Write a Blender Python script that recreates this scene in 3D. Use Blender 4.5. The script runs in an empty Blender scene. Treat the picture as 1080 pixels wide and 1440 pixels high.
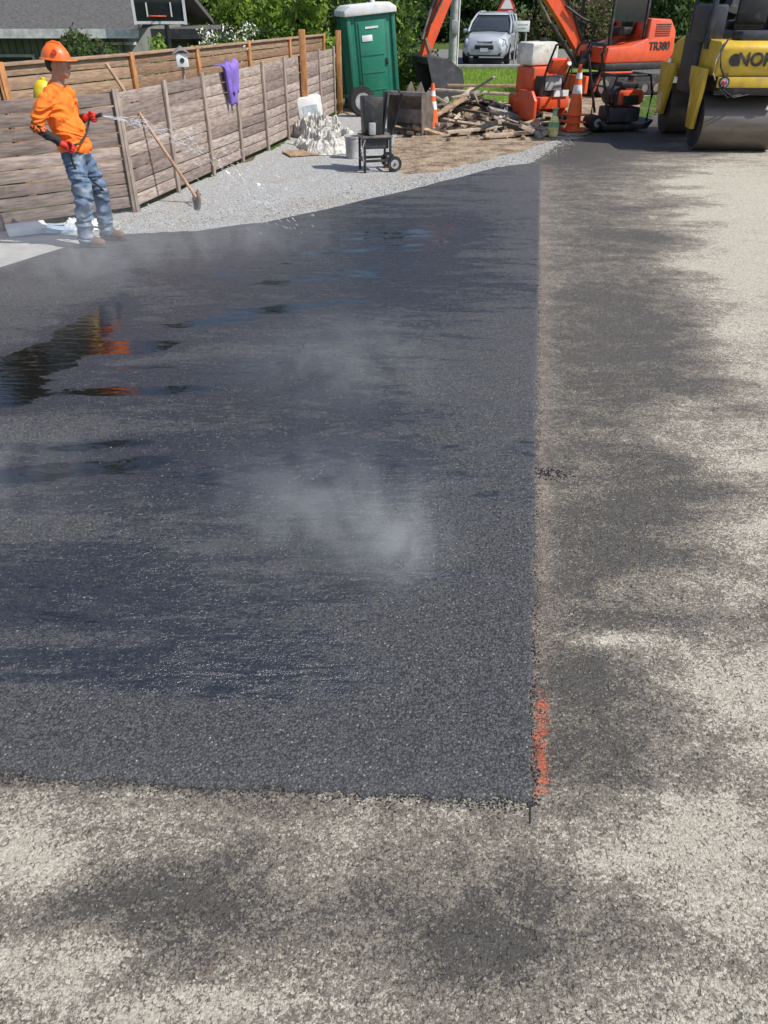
import bpy, bmesh, math, random
import numpy as np
from mathutils import Vector, Matrix, Euler, noise
random.seed(7); np.random.seed(7)
scene = bpy.context.scene
R = math.radians

# ------------------------------------------------------------------ node helpers
class NT:
    def __init__(s, name):
        s.m = bpy.data.materials.new(name); s.m.use_nodes = True
        s.nt = s.m.node_tree; s.b = s.nt.nodes['Principled BSDF']
        s.out = s.nt.nodes['Material Output']
        s.tc = s.nt.nodes.new('ShaderNodeTexCoord').outputs['Object']
    def new(s, t, **kw):
        n = s.nt.nodes.new(t)
        for k, v in kw.items(): setattr(n, k, v)
        return n
    def put(s, sock, v):
        if isinstance(v, bpy.types.NodeSocket): s.nt.links.new(v, sock)
        elif isinstance(v, (tuple, list)) and len(v) == 3 and sock.type == 'RGBA': sock.default_value = (*v, 1)
        else: sock.default_value = v
    def math(s, op, a, b=None, c=None, clamp=False):
        n = s.new('ShaderNodeMath', operation=op); n.use_clamp = clamp
        s.put(n.inputs[0], a)
        if b is not None: s.put(n.inputs[1], b)
        if c is not None: s.put(n.inputs[2], c)
        return n.outputs[0]
    def addn(s, v, n, k):
        return s.math('ADD', v, s.math('MULTIPLY', s.math('SUBTRACT', n, .5), k))
    def mapv(s, scale=(1, 1, 1), rot=(0, 0, 0), loc=(0, 0, 0), vec=None):
        n = s.new('ShaderNodeMapping'); s.put(n.inputs['Vector'], vec or s.tc)
        n.inputs['Scale'].default_value = scale; n.inputs['Rotation'].default_value = rot
        n.inputs['Location'].default_value = loc
        return n.outputs[0]
    def warp(s, scale, amt):
        n = s.new('ShaderNodeTexNoise'); s.put(n.inputs['Vector'], s.tc); n.inputs['Scale'].default_value = scale; n.inputs['Detail'].default_value = 2
        a = s.new('ShaderNodeVectorMath', operation='MULTIPLY_ADD'); s.put(a.inputs[0], n.outputs['Color']); a.inputs[1].default_value = (amt,) * 3; s.put(a.inputs[2], s.tc)
        return a.outputs[0]
    def noise(s, scale, detail=3, rough=.55, dist=0, vec=None):
        n = s.new('ShaderNodeTexNoise'); s.put(n.inputs['Vector'], vec or s.tc)
        n.inputs['Scale'].default_value = scale; n.inputs['Detail'].default_value = detail
        n.inputs['Roughness'].default_value = rough; n.inputs['Distortion'].default_value = dist
        return n.outputs[0]
    def vor(s, scale, vec=None, rnd=1.0):
        n = s.new('ShaderNodeTexVoronoi'); s.put(n.inputs['Vector'], vec or s.tc)
        n.inputs['Scale'].default_value = scale; n.inputs['Randomness'].default_value = rnd
        sp = s.new('ShaderNodeSeparateColor'); s.put(sp.inputs[0], n.outputs['Color'])
        return n.outputs['Distance'], sp.outputs[0], sp.outputs[1]
    def mix(s, f, a, b, mode='MIX'):
        n = s.new('ShaderNodeMix', data_type='RGBA', blend_type=mode); s.put(n.inputs[0], f)
        s.put(n.inputs[6], a); s.put(n.inputs[7], b); return n.outputs[2]
    def scale(s, c, f):
        n = s.new('ShaderNodeVectorMath', operation='SCALE'); s.put(n.inputs[0], c); s.put(n.inputs['Scale'], f); return n.outputs[0]
    def mixf(s, f, a, b):
        n = s.new('ShaderNodeMix', data_type='FLOAT'); s.put(n.inputs[0], f); s.put(n.inputs[2], a); s.put(n.inputs[3], b); return n.outputs[0]
    def step(s, v, a, b):
        n = s.new('ShaderNodeMapRange', interpolation_type='SMOOTHSTEP'); s.put(n.inputs[0], v)
        n.inputs[1].default_value = a; n.inputs[2].default_value = b
        return n.outputs[0]
    def lin(s, v, a, b, c, d):
        n = s.new('ShaderNodeMapRange'); s.put(n.inputs[0], v)
        for i, x in enumerate((a, b, c, d)): n.inputs[i + 1].default_value = x
        return n.outputs[0]
    def attr(s, name):
        n = s.new('ShaderNodeAttribute'); n.attribute_name = name; return n.outputs['Fac']
    def bump(s, h, strength=.5, dist=.01, normal=None):
        n = s.new('ShaderNodeBump'); s.put(n.inputs['Height'], h); s.put(n.inputs['Strength'], strength)
        n.inputs['Distance'].default_value = dist
        if normal is not None: s.put(n.inputs['Normal'], normal)
        return n.outputs[0]
    def set(s, **kw):
        names = dict(col='Base Color', rough='Roughness', metal='Metallic', normal='Normal', spec='Specular IOR Level',
                     trans='Transmission Weight', coat='Coat Weight', alpha='Alpha', ior='IOR')
        for k, v in kw.items(): s.put(s.b.inputs[names[k]], v)

def C(c, k): return tuple(max(0, min(1, x * k)) for x in c)
def pm(name, col, rough=.5, metal=0, var=.25, vs=6, bump=.15, bs=90, dirt=.0, dcol=(.18, .15, .12), dscale=5, coat=0, stretch=(1, 1, 1)):
    t = NT(name)
    v = t.mapv(scale=stretch)
    n1 = t.noise(vs, 4, .6, vec=v)
    c = t.mix(t.step(n1, .3, .7), C(col, 1 - var), C(col, 1 + var))
    if dirt:
        n2 = t.noise(dscale, 5, .65, .5)
        f = t.math('MULTIPLY', t.step(n2, .5, .68), dirt)
        c = t.mix(f, c, dcol)
        t.set(rough=t.lin(f, 0, 1, rough, .85))
    else:
        t.set(rough=t.lin(n1, .3, .7, rough * .85, min(1, rough * 1.15)))
    t.set(col=c, metal=metal, coat=coat)
    if bump: t.set(normal=t.bump(t.noise(bs, 3, vec=v), bump, .004))
    return t.m

# ------------------------------------------------------------------ mesh builder
class MB:
    def __init__(s, name):
        s.bm = bmesh.new(); s.mats = []; s.name = name; s.M = Matrix()
    def mi(s, mat):
        if mat not in s.mats: s.mats.append(mat)
        return s.mats.index(mat)
    def merge(s, t, mat, M=None):
        M = s.M @ (M or Matrix()); k = s.mi(mat); mp = {}
        for v in t.verts: mp[v] = s.bm.verts.new(M @ v.co)
        for f in t.faces:
            try:
                nf = s.bm.faces.new([mp[v] for v in f.verts]); nf.material_index = k; nf.smooth = True
            except ValueError: pass
        t.free()
    def box(s, c, size, mat, rot=(0, 0, 0), bev=0, top=(1, 1)):
        t = bmesh.new(); bmesh.ops.create_cube(t, size=1)
        for v in t.verts:
            k = top if v.co.z > 0 else (1, 1)
            v.co = Vector((v.co.x * size[0] * k[0], v.co.y * size[1] * k[1], v.co.z * size[2]))
        if bev: bmesh.ops.bevel(t, geom=t.edges[:], offset=bev, segments=2, affect='EDGES', profile=.5)
        s.merge(t, mat, Matrix.Translation(c) @ Euler(rot).to_matrix().to_4x4())
    def cyl(s, p0, p1, r0, mat, r1=None, seg=14, cap=True):
        r1 = r0 if r1 is None else r1
        p0, p1 = Vector(p0), Vector(p1); d = p1 - p0
        t = bmesh.new(); bmesh.ops.create_cone(t, cap_ends=cap, segments=seg, radius1=r0, radius2=r1, depth=d.length)
        q = d.to_track_quat('Z', 'Y').to_matrix().to_4x4()
        s.merge(t, mat, Matrix.Translation((p0 + p1) / 2) @ q)
    def tube(s, pts, r, mat, seg=8, close=False):
        pts = [Vector(p) for p in pts]; rings = []; n = len(pts)
        t = bmesh.new()
        for i, p in enumerate(pts):
            a = pts[max(0, i - 1)]; b = pts[min(n - 1, i + 1)]
            q = (b - a).to_track_quat('Z', 'Y')
            rr = r[i] if isinstance(r, (list, tuple)) else r
            rings.append([t.verts.new(p + q @ Vector((rr * math.cos(2 * math.pi * k / seg), rr * math.sin(2 * math.pi * k / seg), 0))) for k in range(seg)])
        for i in range(n - 1):
            for k in range(seg):
                t.faces.new((rings[i][k], rings[i][(k + 1) % seg], rings[i + 1][(k + 1) % seg], rings[i + 1][k]))
        t.faces.new(rings[0][::-1]); t.faces.new(rings[-1])
        s.merge(t, mat)
    def sph(s, c, r, mat, u=16, v=10, rot=(0, 0, 0), half=False):
        t = bmesh.new(); bmesh.ops.create_uvsphere(t, u_segments=u, v_segments=v, radius=1)
        if half:
            bmesh.ops.bisect_plane(t, geom=t.verts[:] + t.edges[:] + t.faces[:], plane_co=(0, 0, 0), plane_no=(0, 0, 1), clear_inner=True)
        if not isinstance(r, (tuple, list)): r = (r, r, r)
        for w in t.verts: w.co = Vector((w.co.x * r[0], w.co.y * r[1], w.co.z * r[2]))
        s.merge(t, mat, Matrix.Translation(c) @ Euler(rot).to_matrix().to_4x4())
    def prism(s, prof, y0, y1, mat, bev=0, axis='y', inset=None):
        t = bmesh.new()
        def P(a, b, c): return (a, c, b) if axis == 'y' else (c, a, b)
        A = [t.verts.new(P(a, b, y0)) for a, b in prof]; B = [t.verts.new(P(a, b, y1)) for a, b in prof]
        n = len(prof)
        t.faces.new(A); t.faces.new(B[::-1])
        for i in range(n): t.faces.new((A[i], B[i], B[(i + 1) % n], A[(i + 1) % n]))
        bmesh.ops.recalc_face_normals(t, faces=t.faces)
        if bev: bmesh.ops.bevel(t, geom=t.edges[:], offset=bev, segments=2, affect='EDGES', profile=.5)
        s.merge(t, mat)
    def loft(s, rings, mat):
        t = bmesh.new(); RR = [[t.verts.new(p) for p in r] for r in rings]; n = len(rings[0])
        for i in range(len(RR) - 1):
            for k in range(n): t.faces.new((RR[i][k], RR[i][(k + 1) % n], RR[i + 1][(k + 1) % n], RR[i + 1][k]))
        t.faces.new(RR[0][::-1]); t.faces.new(RR[-1])
        bmesh.ops.recalc_face_normals(t, faces=t.faces)
        s.merge(t, mat)
    def lathe(s, prof, mat, c=(0, 0, 0), seg=24):
        rings = [[Vector(c) + Vector((max(r, .0005) * math.cos(2 * math.pi * k / seg), max(r, .0005) * math.sin(2 * math.pi * k / seg), z)) for k in range(seg)] for r, z in prof]
        s.loft(rings, mat)
    def done(s, loc=(0, 0, 0), rot=(0, 0, 0), parent=None, sharp=.6, name=None, scale=1):
        bm = s.bm; bm.normal_update()
        for e in bm.edges:
            if len(e.link_faces) != 2 or e.calc_face_angle(0) > sharp: e.smooth = False
        me = bpy.data.meshes.new(s.name); bm.to_mesh(me); bm.free()
        for m in s.mats: me.materials.append(m)
        o = bpy.data.objects.new(name or s.name, me); scene.collection.objects.link(o)
        o.location = loc; o.rotation_euler = rot; o.scale = (scale,) * 3
        if parent: o.parent = parent
        return o

def text(body, size, loc, rot, mat, parent, name, bold=.0):
    cu = bpy.data.curves.new(name, 'FONT'); cu.body = body; cu.size = size; cu.extrude = .003; cu.offset = bold
    cu.align_x = 'CENTER'; cu.align_y = 'CENTER'
    o = bpy.data.objects.new(name, cu); scene.collection.objects.link(o)
    cu.materials.append(mat); o.location = loc; o.rotation_euler = rot; o.parent = parent
    return o

def sstep(a, b, x):
    t = np.clip((x - a) / (b - a), 0, 1); return t * t * (3 - 2 * t)

# ------------------------------------------------------------------ layout curves (metres)
def xe(y): return .481 + (y - 1.46) * .1772            # straight saw-cut edge of new asphalt
FX = [-12, -6, -3.79, -3.36, -2.9, -2.12, -1.36, -.55, .61, 1.8, 2.54, 4]
FY = [4.5, 5.8, 7.36, 8.16, 8.66, 8.81, 9.24, 10.06, 11.3, 12.75, 13.08, 13.2]

# ------------------------------------------------------------------ ground materials
def mat_new_asphalt():
    t = NT('fresh_asphalt')
    wet_dark = t.attr('wet_dark'); fade = t.attr('dry')
    sm = t.mapv((.5, 2.2, 1), rot=(0, 0, R(14)))
    st = t.noise(1.5, 6, .66, 1.4, vec=sm); st2 = t.noise(7, 5, .72, 1.4, vec=t.mapv((.6, 1.7, 1), rot=(0, 0, R(20)))); st3 = t.noise(34, 3, .7, .6, vec=t.mapv((.7, 1.5, 1), rot=(0, 0, R(14))))
    w = t.addn(wet_dark, st, 1.9)
    pud = t.step(t.addn(w, st2, .6), .93, 1.02)
    w = t.addn(w, st2, 1.25)
    film = t.math('MULTIPLY', t.step(w, .62, .92), t.step(st3, .42, .58))
    w = t.addn(w, st3, 1.0)
    damp = t.step(w, .20, .58)
    wv = t.warp(60, .007)
    d, r1, r2 = t.vor(96, wv); d2, q1, q2 = t.vor(220, wv)
    fn = t.noise(380, 3, .75)
    c = t.mix(t.step(r1, .05, .95), (.022, .0225, .024), (.125, .126, .132))
    c = t.mix(.45, c, t.mix(t.step(q1, .2, .9), (.016, .016, .018), (.21, .21, .215)))
    c = t.mix(t.math('MULTIPLY', t.step(fn, .52, .7), .4), c, (.20, .20, .205))
    sp = t.math('MULTIPLY', t.math('GREATER_THAN', r2, .96), t.math('LESS_THAN', d, .36))
    sp = t.math('MULTIPLY', sp, t.lin(damp, 0, 1, .75, .35))
    crev = t.step(d, .45, .8)
    c = t.mix(t.math('MULTIPLY', crev, .7), c, (.012, .012, .013))
    big = t.noise(1.1, 4, .6)
    c = t.mix(t.math('MULTIPLY', t.step(big, .3, .7), .2), c, (.09, .09, .095))
    c = t.mix(t.math('MULTIPLY', fade, .6), c, t.mix(q1, (.07, .069, .067), (.22, .217, .21)))
    c = t.mix(damp, c, t.mix(.74, c, (.004, .0065, .015)))
    c = t.mix(sp, c, (.40, .37, .31))
    c = t.mix(pud, c, (.010, .009, .009))
    t.set(col=c)
    rd = t.mixf(film, t.lin(damp, 0, 1, .60, .27), .12)
    t.set(rough=t.mixf(pud, rd, .03), spec=t.mixf(pud, t.lin(damp, 0, 1, .45, 1.0), 1.0))
    h = t.math('SUBTRACT', t.math('MULTIPLY', r1, .7), t.math('MULTIPLY', d, .7))
    h = t.math('ADD', h, t.math('MULTIPLY', d2, -.35)); h = t.math('ADD', h, t.math('MULTIPLY', fn, .5))
    bs = t.math('MULTIPLY', t.mixf(film, t.lin(damp, 0, 1, .9, .5), .16), t.lin(pud, 0, 1, 1, .0))
    b1 = t.bump(h, bs, .010)
    rip = t.noise(9, 3, .55, .5, vec=t.mapv((.5, 1.8, 1), rot=(0, 0, R(10))))
    b2 = t.bump(rip, t.lin(pud, 0, 1, .5, .12), .03, normal=b1)
    t.set(normal=b2)
    return t.m

def mat_old_asphalt():
    t = NT('old_asphalt')
    dust = t.attr('dust'); paint = t.attr('paint'); wet_dark = t.attr('wet_dark')
    n1 = t.noise(2.4, 6, .75, .9, vec=t.mapv((.75, 1.6, 1), rot=(0, 0, R(-8))))
    n2 = t.noise(10, 6, .8, .6); n3 = t.noise(85, 5, .85); n4 = t.noise(30, 3, .7, .8)
    wv = t.warp(70, .012)
    d, r1, r2 = t.vor(92, wv); d2, q1, q2 = t.vor(210, wv); fn = t.noise(360, 4, .8)
    v = t.addn(dust, n1, 1.5); v = t.addn(v, n2, 1.1); v = t.addn(v, n4, .5); v = t.addn(v, n3, 1.1); v = t.addn(v, r1, .22); v = t.addn(v, q1, .3)
    g = t.step(fn, .3, .7)
    dark = t.mix(g, (.058, .053, .048), (.165, .15, .13))
    brown = t.mix(g, (.19, .162, .128), (.33, .29, .235))
    pale = t.mix(g, (.46, .415, .33), (.72, .665, .54))
    c = t.mix(t.step(v, .05, .40), dark, brown)
    c = t.mix(t.step(v, .44, .86), c, pale)
    c = t.scale(c, t.math('MULTIPLY', t.lin(r1, 0, 1, .80, 1.16), t.lin(q1, 0, 1, .80, 1.18)))
    peb = t.math('MULTIPLY', t.math('GREATER_THAN', r2, .88), t.math('LESS_THAN', d, .34))
    c = t.mix(t.math('MULTIPLY', peb, .6), c, t.mix(q2, (.05, .048, .045), (.62, .58, .49)))
    pit = t.math('MULTIPLY', t.step(d, .5, .8), t.step(n4, .46, .62))
    c = t.mix(t.math('MULTIPLY', pit, .7), c, (.055, .047, .038))
    rust = t.math('MULTIPLY', t.step(t.noise(9, 4, .7), .62, .74), .3)
    c = t.mix(rust, c, (.28, .15, .09))
    seam = t.attr('seam')
    c = t.mix(t.math('MULTIPLY', seam, t.math('MULTIPLY', t.lin(n2, .3, .7, .3, .8), t.lin(q1, 0, 1, .5, 1))), c, (.38, .27, .22))
    pn = t.addn(t.addn(paint, t.noise(30, 5, .8), 1.7), q1, .5)
    pf = t.math('MULTIPLY', t.step(pn, .45, .85), t.step(paint, .02, .18))
    c = t.mix(t.math('MULTIPLY', pf, t.lin(g, 0, 1, .6, .9)), c, (.80, .16, .06))
    c = t.mix(t.math('MULTIPLY', wet_dark, .6), c, (.03, .028, .027))  # on the old road this attribute only darkens the colour
    t.set(col=c, rough=t.lin(v, .1, .9, .6, .92), spec=.35)
    h = t.math('SUBTRACT', t.math('MULTIPLY', r1, .6), t.math('MULTIPLY', d, .5))
    h = t.math('ADD', h, t.math('MULTIPLY', d2, -.3)); h = t.math('ADD', h, t.math('MULTIPLY', n3, 1.2)); h = t.math('ADD', h, t.math('MULTIPLY', fn, .6))
    h = t.math('SUBTRACT', h, t.math('MULTIPLY', pit, .8))
    t.set(normal=t.bump(h, .85, .009))
    return t.m

def mat_gravel():
    t = NT('grey_gravel')
    d, r1, r2 = t.vor(46, t.warp(20, .02)); d2, q1, q2 = t.vor(120); nf = t.noise(90, 4, .8)
    c = t.mix(t.math('ADD', t.math('MULTIPLY', r1, .5), t.math('MULTIPLY', nf, .5)), (.26, .26, .255), (.74, .74, .72))
    c = t.mix(t.step(t.noise(1.3, 5, .65, .5), .45, .7), c, t.mix(q1, (.35, .32, .28), (.60, .57, .51)))
    c = t.mix(t.math('MULTIPLY', t.step(d, .4, .75), .5), c, (.13, .125, .12))
    t.set(col=c, rough=.92, spec=.2, normal=t.bump(t.math('ADD', d, t.math('MULTIPLY', d2, .4)), .9, -.02))
    return t.m
def mat_dirt():
    t = NT('brown_dirt')
    n = t.noise(2.5, 6, .7, .6); d, r1, r2 = t.vor(30)
    c = t.mix(t.step(n, .35, .65), (.15, .10, .06), (.40, .30, .20))
    c = t.mix(t.math('MULTIPLY', t.math('GREATER_THAN', r1, .8), .6), c, (.38, .35, .31))
    t.set(col=c, rough=.95, spec=.2, normal=t.bump(t.math('ADD', n, t.math('MULTIPLY', d, .3)), .9, .04))
    return t.m
def mat_grass():
    t = NT('lawn')
    n = t.noise(.6, 5, .6); n2 = t.noise(12, 4, .7)
    c = t.mix(t.step(n2, .35, .7), (.03, .06, .012), (.12, .19, .035))
    c = t.mix(t.step(n, .48, .66), c, (.15, .13, .07))
    t.set(col=c, rough=.95, spec=.15, normal=t.bump(n2, .8, .05))
    return t.m
def mat_concrete(name='pale_concrete', k=1.0):
    t = NT(name)
    n = t.noise(3, 5, .65); n2 = t.noise(80, 3)
    c = t.mix(t.step(n, .35, .7), C((.36, .35, .33), k), C((.50, .49, .46), k))
    t.set(col=c, rough=.9, normal=t.bump(n2, .3, .006)); return t.m

M_NEW, M_OLD, M_GRAV, M_DIRT, M_GRASS, M_CONC = mat_new_asphalt(), mat_old_asphalt(), mat_gravel(), mat_dirt(), mat_grass(), mat_concrete()

def mesh_obj(name, V, F, mats, attrs=None, smooth=True):
    me = bpy.data.meshes.new(name); me.from_pydata([tuple(v) for v in V], [], [tuple(f) for f in F])
    for m in mats: me.materials.append(m)
    if attrs:
        for k, a in attrs.items():
            at = me.attributes.new(k, 'FLOAT', 'POINT'); at.data.foreach_set('value', np.asarray(a, dtype=np.float32))
    if smooth: me.polygons.foreach_set('use_smooth', [True] * len(me.polygons))
    me.update(); o = bpy.data.objects.new(name, me); scene.collection.objects.link(o); return o

def blob(X, Y, cx, cy, rx, ry, ang=0, soft=1.0):
    a = R(ang); dx, dy = X - cx, Y - cy
    u = dx * math.cos(a) + dy * math.sin(a); w = -dx * math.sin(a) + dy * math.cos(a)
    return np.exp(-((u / rx) ** 2 + (w / ry) ** 2) * soft)

def hgt(x, y):
    d = np.minimum((x + 1.2) * -.944 + (y - 20) * .331, -(x + 1.2))
    return -1.2 * sstep(.8, 6, d) - .02

xs = np.concatenate([np.linspace(-300, -40, 10), np.linspace(-35, 35, 100), np.linspace(40, 300, 10)])
ys = np.concatenate([np.linspace(-100, -10, 6), np.linspace(-8, 60, 100), np.linspace(70, 400, 12)])
X, Y = np.meshgrid(xs, ys); Z = hgt(X, Y)
nx, ny = len(xs), len(ys)
F = [(j * nx + i, j * nx + i + 1, (j + 1) * nx + i + 1, (j + 1) * nx + i) for j in range(ny - 1) for i in range(nx - 1)]
mesh_obj('ground', np.stack([X.ravel(), Y.ravel(), Z.ravel()], 1), F, [M_GRASS])

def sheet(name, pts, z, mat, jit=.05, sub=.15):
    out = []
    n = len(pts)
    for i in range(n):
        a = Vector(pts[i]).to_3d(); b = Vector(pts[(i + 1) % n]).to_3d(); k = max(1, int((b - a).length / sub))
        nrm = Vector((-(b - a).y, (b - a).x, 0)).normalized()
        for q in range(k):
            p = a.lerp(b, q / k); p += nrm * jit * (noise.noise(p * 1.3) + noise.noise(p * 6) * .6)
            out.append((p.x, p.y, z))
    return mesh_obj(name, out, [tuple(range(len(out)))], [mat], smooth=False)

sheet('gravel_driveway', [(-4.2, 6.5), (-3.5, 9.5), (-3.12, 9.9), (-2.0, 14.4), (-1.05, 19.6), (.3, 19.6), (.35, 17.5), (.15, 15), (.05, 12.6), (.35, 12.15), (.9, 12.4), (1.8, 13.5), (2.7, 14.7), (3.5, 15.9), (4.0, 15.9), (3.2, 12.2), (1, 9.5), (-1, 7)], -.004, M_GRAV, .12)
sheet('dirt_ground', [(-.1, 11.4), (1.8, 12.9), (3.2, 15.2), (4.2, 16.6), (5.4, 18.5), (7.5, 24), (4.6, 23), (3.6, 20.5), (1.6, 21.3), (-1.3, 20.4), (-.2, 17.5), (-.2, 14)], -.010, M_DIRT, .2)
sheet('concrete_walk', [(-9, 5.0), (-2.9, 7.8), (-3.1, 9.2), (-3.45, 9.45), (-6, 7.7), (-9, 6.5)], 0.0, M_CONC, 0)
sheet('street', [(-3, 33.5), (60, 33.5), (60, 47), (-3, 47)], -.012, mat_concrete('street_asphalt', .42), 0, 2)
kb = MB('street_kerb'); kb.box((30, 33.3, .05), (60, .18, .16), M_CONC, bev=.02); kb.done()

# old asphalt road (grid with stain and darkening attributes)
xs = np.concatenate([np.arange(-8, -2.6, .3), np.arange(-2.6, 3.2, .045), np.arange(3.2, 8, .12), np.arange(8, 18, .5)])
ys = np.concatenate([np.arange(-4, .5, .3), np.arange(.5, 4.2, .045), np.arange(4.2, 10, .09), np.arange(10, 33, .16)])
X, Y = np.meshgrid(xs, ys)
D = X - xe(Y)
wob = np.array([[noise.noise(Vector((x * .6, y * 1.3, 3))) + .7 * noise.noise(Vector((x * 1.4, y * 3.8, 8))) for x in xs] for y in ys])
wband = .28 + .13 * (Y - 1.4) + wob * (.22 + .06 * Y)
dust = .10 + .54 * sstep(0, .9, (D - wband) / (.5 + .07 * Y)) * (Y > 1.0)
dust += .16 * np.exp(-(D / (.07 + .022 * Y)) ** 2) * (D > -.1)
dust = np.where(Y < 1.5, .44, dust * sstep(1.2, 1.7, Y) + .44 * (1 - sstep(1.2, 1.7, Y)))
for (cx, cy, rx, ry, a, s) in [
    (.95, 2.22, .22, .05, -4, .75), (1.25, 1.85, .26, .22, -30, .5), (1.02, 1.30, .24, .25, 0, .5), (1.7, 2.15, .3, .06, 0, .4),
    (.75, 1.27, .16, .035, 10, .3), (1.0, .95, .35, .2, 0, .25), (-1.10, 1.27, .16, .10, -25, .7), (-1.05, .95, .30, .10, 0, .5),
    (-.5, .86, .30, .06, 5, .5), (.05, .86, .2, .06, 0, .3), (3.6, 7.3, .7, 1.1, -10, .42), (4.6, 10.5, 1.4, 2.4, -10, .55), (2.9, 5.8, .25, .4, -10, .3),
    (2.6, 4.9, .4, .2, 0, .25), (2.2, 3.6, .35, .10, 0, .4), (1.95, 3.0, .25, .07, 10, .4), (-.2, 1.37, .6, .045, 0, .12), (-1.0, 1.42, .5, .05, 0, .1),
    (-.62, 1.12, .26, .13, 0, -.55), (.32, 1.02, .26, .16, 10, -.52), (.72, 2.02, .18, .13, 0, -.3), (.80, 1.55, .14, .2, 0, -.12), (-.15, 1.13, .3, .06, 0, -.25),
    (1.35, 2.9, .4, .35, 0, -.25), (1.9, 5.5, .5, 1.0, -10, -.2), (3.2, 14.5, 1.2, 2.0, -20, -.4), (5, 17, 3, 1.6, 10, -.6),
    (2.6, 6.2, .5, .18, 0, -.35), (3.1, 8.6, .7, .2, 5, -.4), (2.3, 4.3, .4, .10, 5, -.4), (1.9, 3.35, .5, .08, 5, -.35), (-1.0, 1.1, .2, .04, 20, -.3), (1.5, 2.35, .3, .05, 5, -.3), (3.6, 9.9, .8, .25, 8, -.35)]:
    dust = dust + s * blob(X, Y, cx, cy, rx, ry, a)
paint = .85 * np.exp(-((D - .035) / .034) ** 2) * sstep(1.42, 1.5, Y) * (1 - sstep(1.85, 2.05, Y))
paint += .28 * np.exp(-((D - .02) / .03) ** 2) * sstep(1.9, 2.2, Y) * (1 - sstep(2.6, 3.2, Y))
seam = .5 * np.exp(-((D - .03) / (.045 + .010 * Y)) ** 2) * sstep(1.8, 2.4, Y) * (1 - .5 * sstep(9, 13, Y)) * (Y < 13.2)
seam += .25 * blob(X, Y, -.2, 1.37, 1.0, .06, -3)
road_dark = .8 * blob(X, Y, 4.8, 16.6, 2.4, 1.5, 15) + .5 * blob(X, Y, 3.2, 13.8, .5, 1.5, -20)  # plain darkening of the far road around and beside the roller
Z = np.zeros_like(X)
nx, ny = len(xs), len(ys)
lb = np.interp(ys, [1.6, 1.8, 13, 15.3, 17.3, 22, 33], [-99, .3, 2.4, 3.4, 5.4, 7.6, 9.5])
F = []
for j in range(ny - 1):
    y = ys[j]
    for i in range(nx - 1):
        x = xs[i + 1]
        if y > 1.75:
            lim = xe(y) - .12 if y < 13 else lb[j]
            if x < lim: continue
        F.append((j * nx + i, j * nx + i + 1, (j + 1) * nx + i + 1, (j + 1) * nx + i))
mesh_obj('old_asphalt_road', np.stack([X.ravel(), Y.ravel(), Z.ravel()], 1), F, [M_OLD], dict(dust=dust.ravel(), paint=paint.ravel(), wet_dark=road_dark.ravel(), seam=seam.ravel()))

# fresh asphalt patch
N, Mr = 460, 360
w = 11 * (np.arange(N + 1) / N) ** 1.7
s_ = (np.arange(Mr + 1) / Mr) ** 1.5
VX = np.zeros((Mr + 1, N + 1)); VY = VX.copy(); VZ = VX.copy()
for i in range(N + 1):
    xb0 = xe(1.46) - w[i]
    yb = 1.462 + .057 * w[i] * .98
    yb += .020 * noise.noise(Vector((xb0 * 9, 0, 0))) + .020 * noise.noise(Vector((xb0 * 34, 3, 0))) + .030 * noise.noise(Vector((xb0 * 2.5, 7, 0)))
    yt = 12.9
    for _ in range(12): yt = .5 * yt + .5 * float(np.interp(xe(yt) - w[i], FX, FY))
    yt += .07 * noise.noise(Vector((xe(yt) * 2 - w[i] * 2, 5, 1))) + .03 * noise.noise(Vector((w[i] * 9, 5, 1)))
    yy = yb + (yt - yb) * s_
    VY[:, i] = yy
    VX[:, i] = xe(yy) - w[i]
for j in range(Mr + 1):
    y = VY[j, 0]
    off = .014 * noise.noise(Vector((0, y * 22, 9))) + .016 * noise.noise(Vector((4, y * 5, 9))) + .010 * noise.noise(Vector((4, y * 60, 2)))
    VX[j, :] += off * np.exp(-w / .05)
for j in range(Mr + 1):
    for i in range(0, N + 1):
        VZ[j, i] = .014 + .004 * noise.noise(Vector((VX[j, i] * 1.5, VY[j, i] * 1.5, 0)))
edge = np.minimum(np.minimum(w[None, :], VY - VY[0:1, :]), VY[-1:, :] - VY)
VZ -= .011 * np.exp(-edge / .012)
VZ[0, :] = -.005; VZ[-1, :] = -.005; VZ[:, 0] = -.005
X, Y = VX, VY; D = xe(Y) - X
wet_dark = .42 + .12 * np.exp(-((Y - 4.5) / 2.5) ** 2)
wet_dark = wet_dark - .55 * (1 - sstep(1.72, 2.05, Y + .05 * X)) - .30 * (1 - sstep(.1, 1.1, D))
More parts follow.
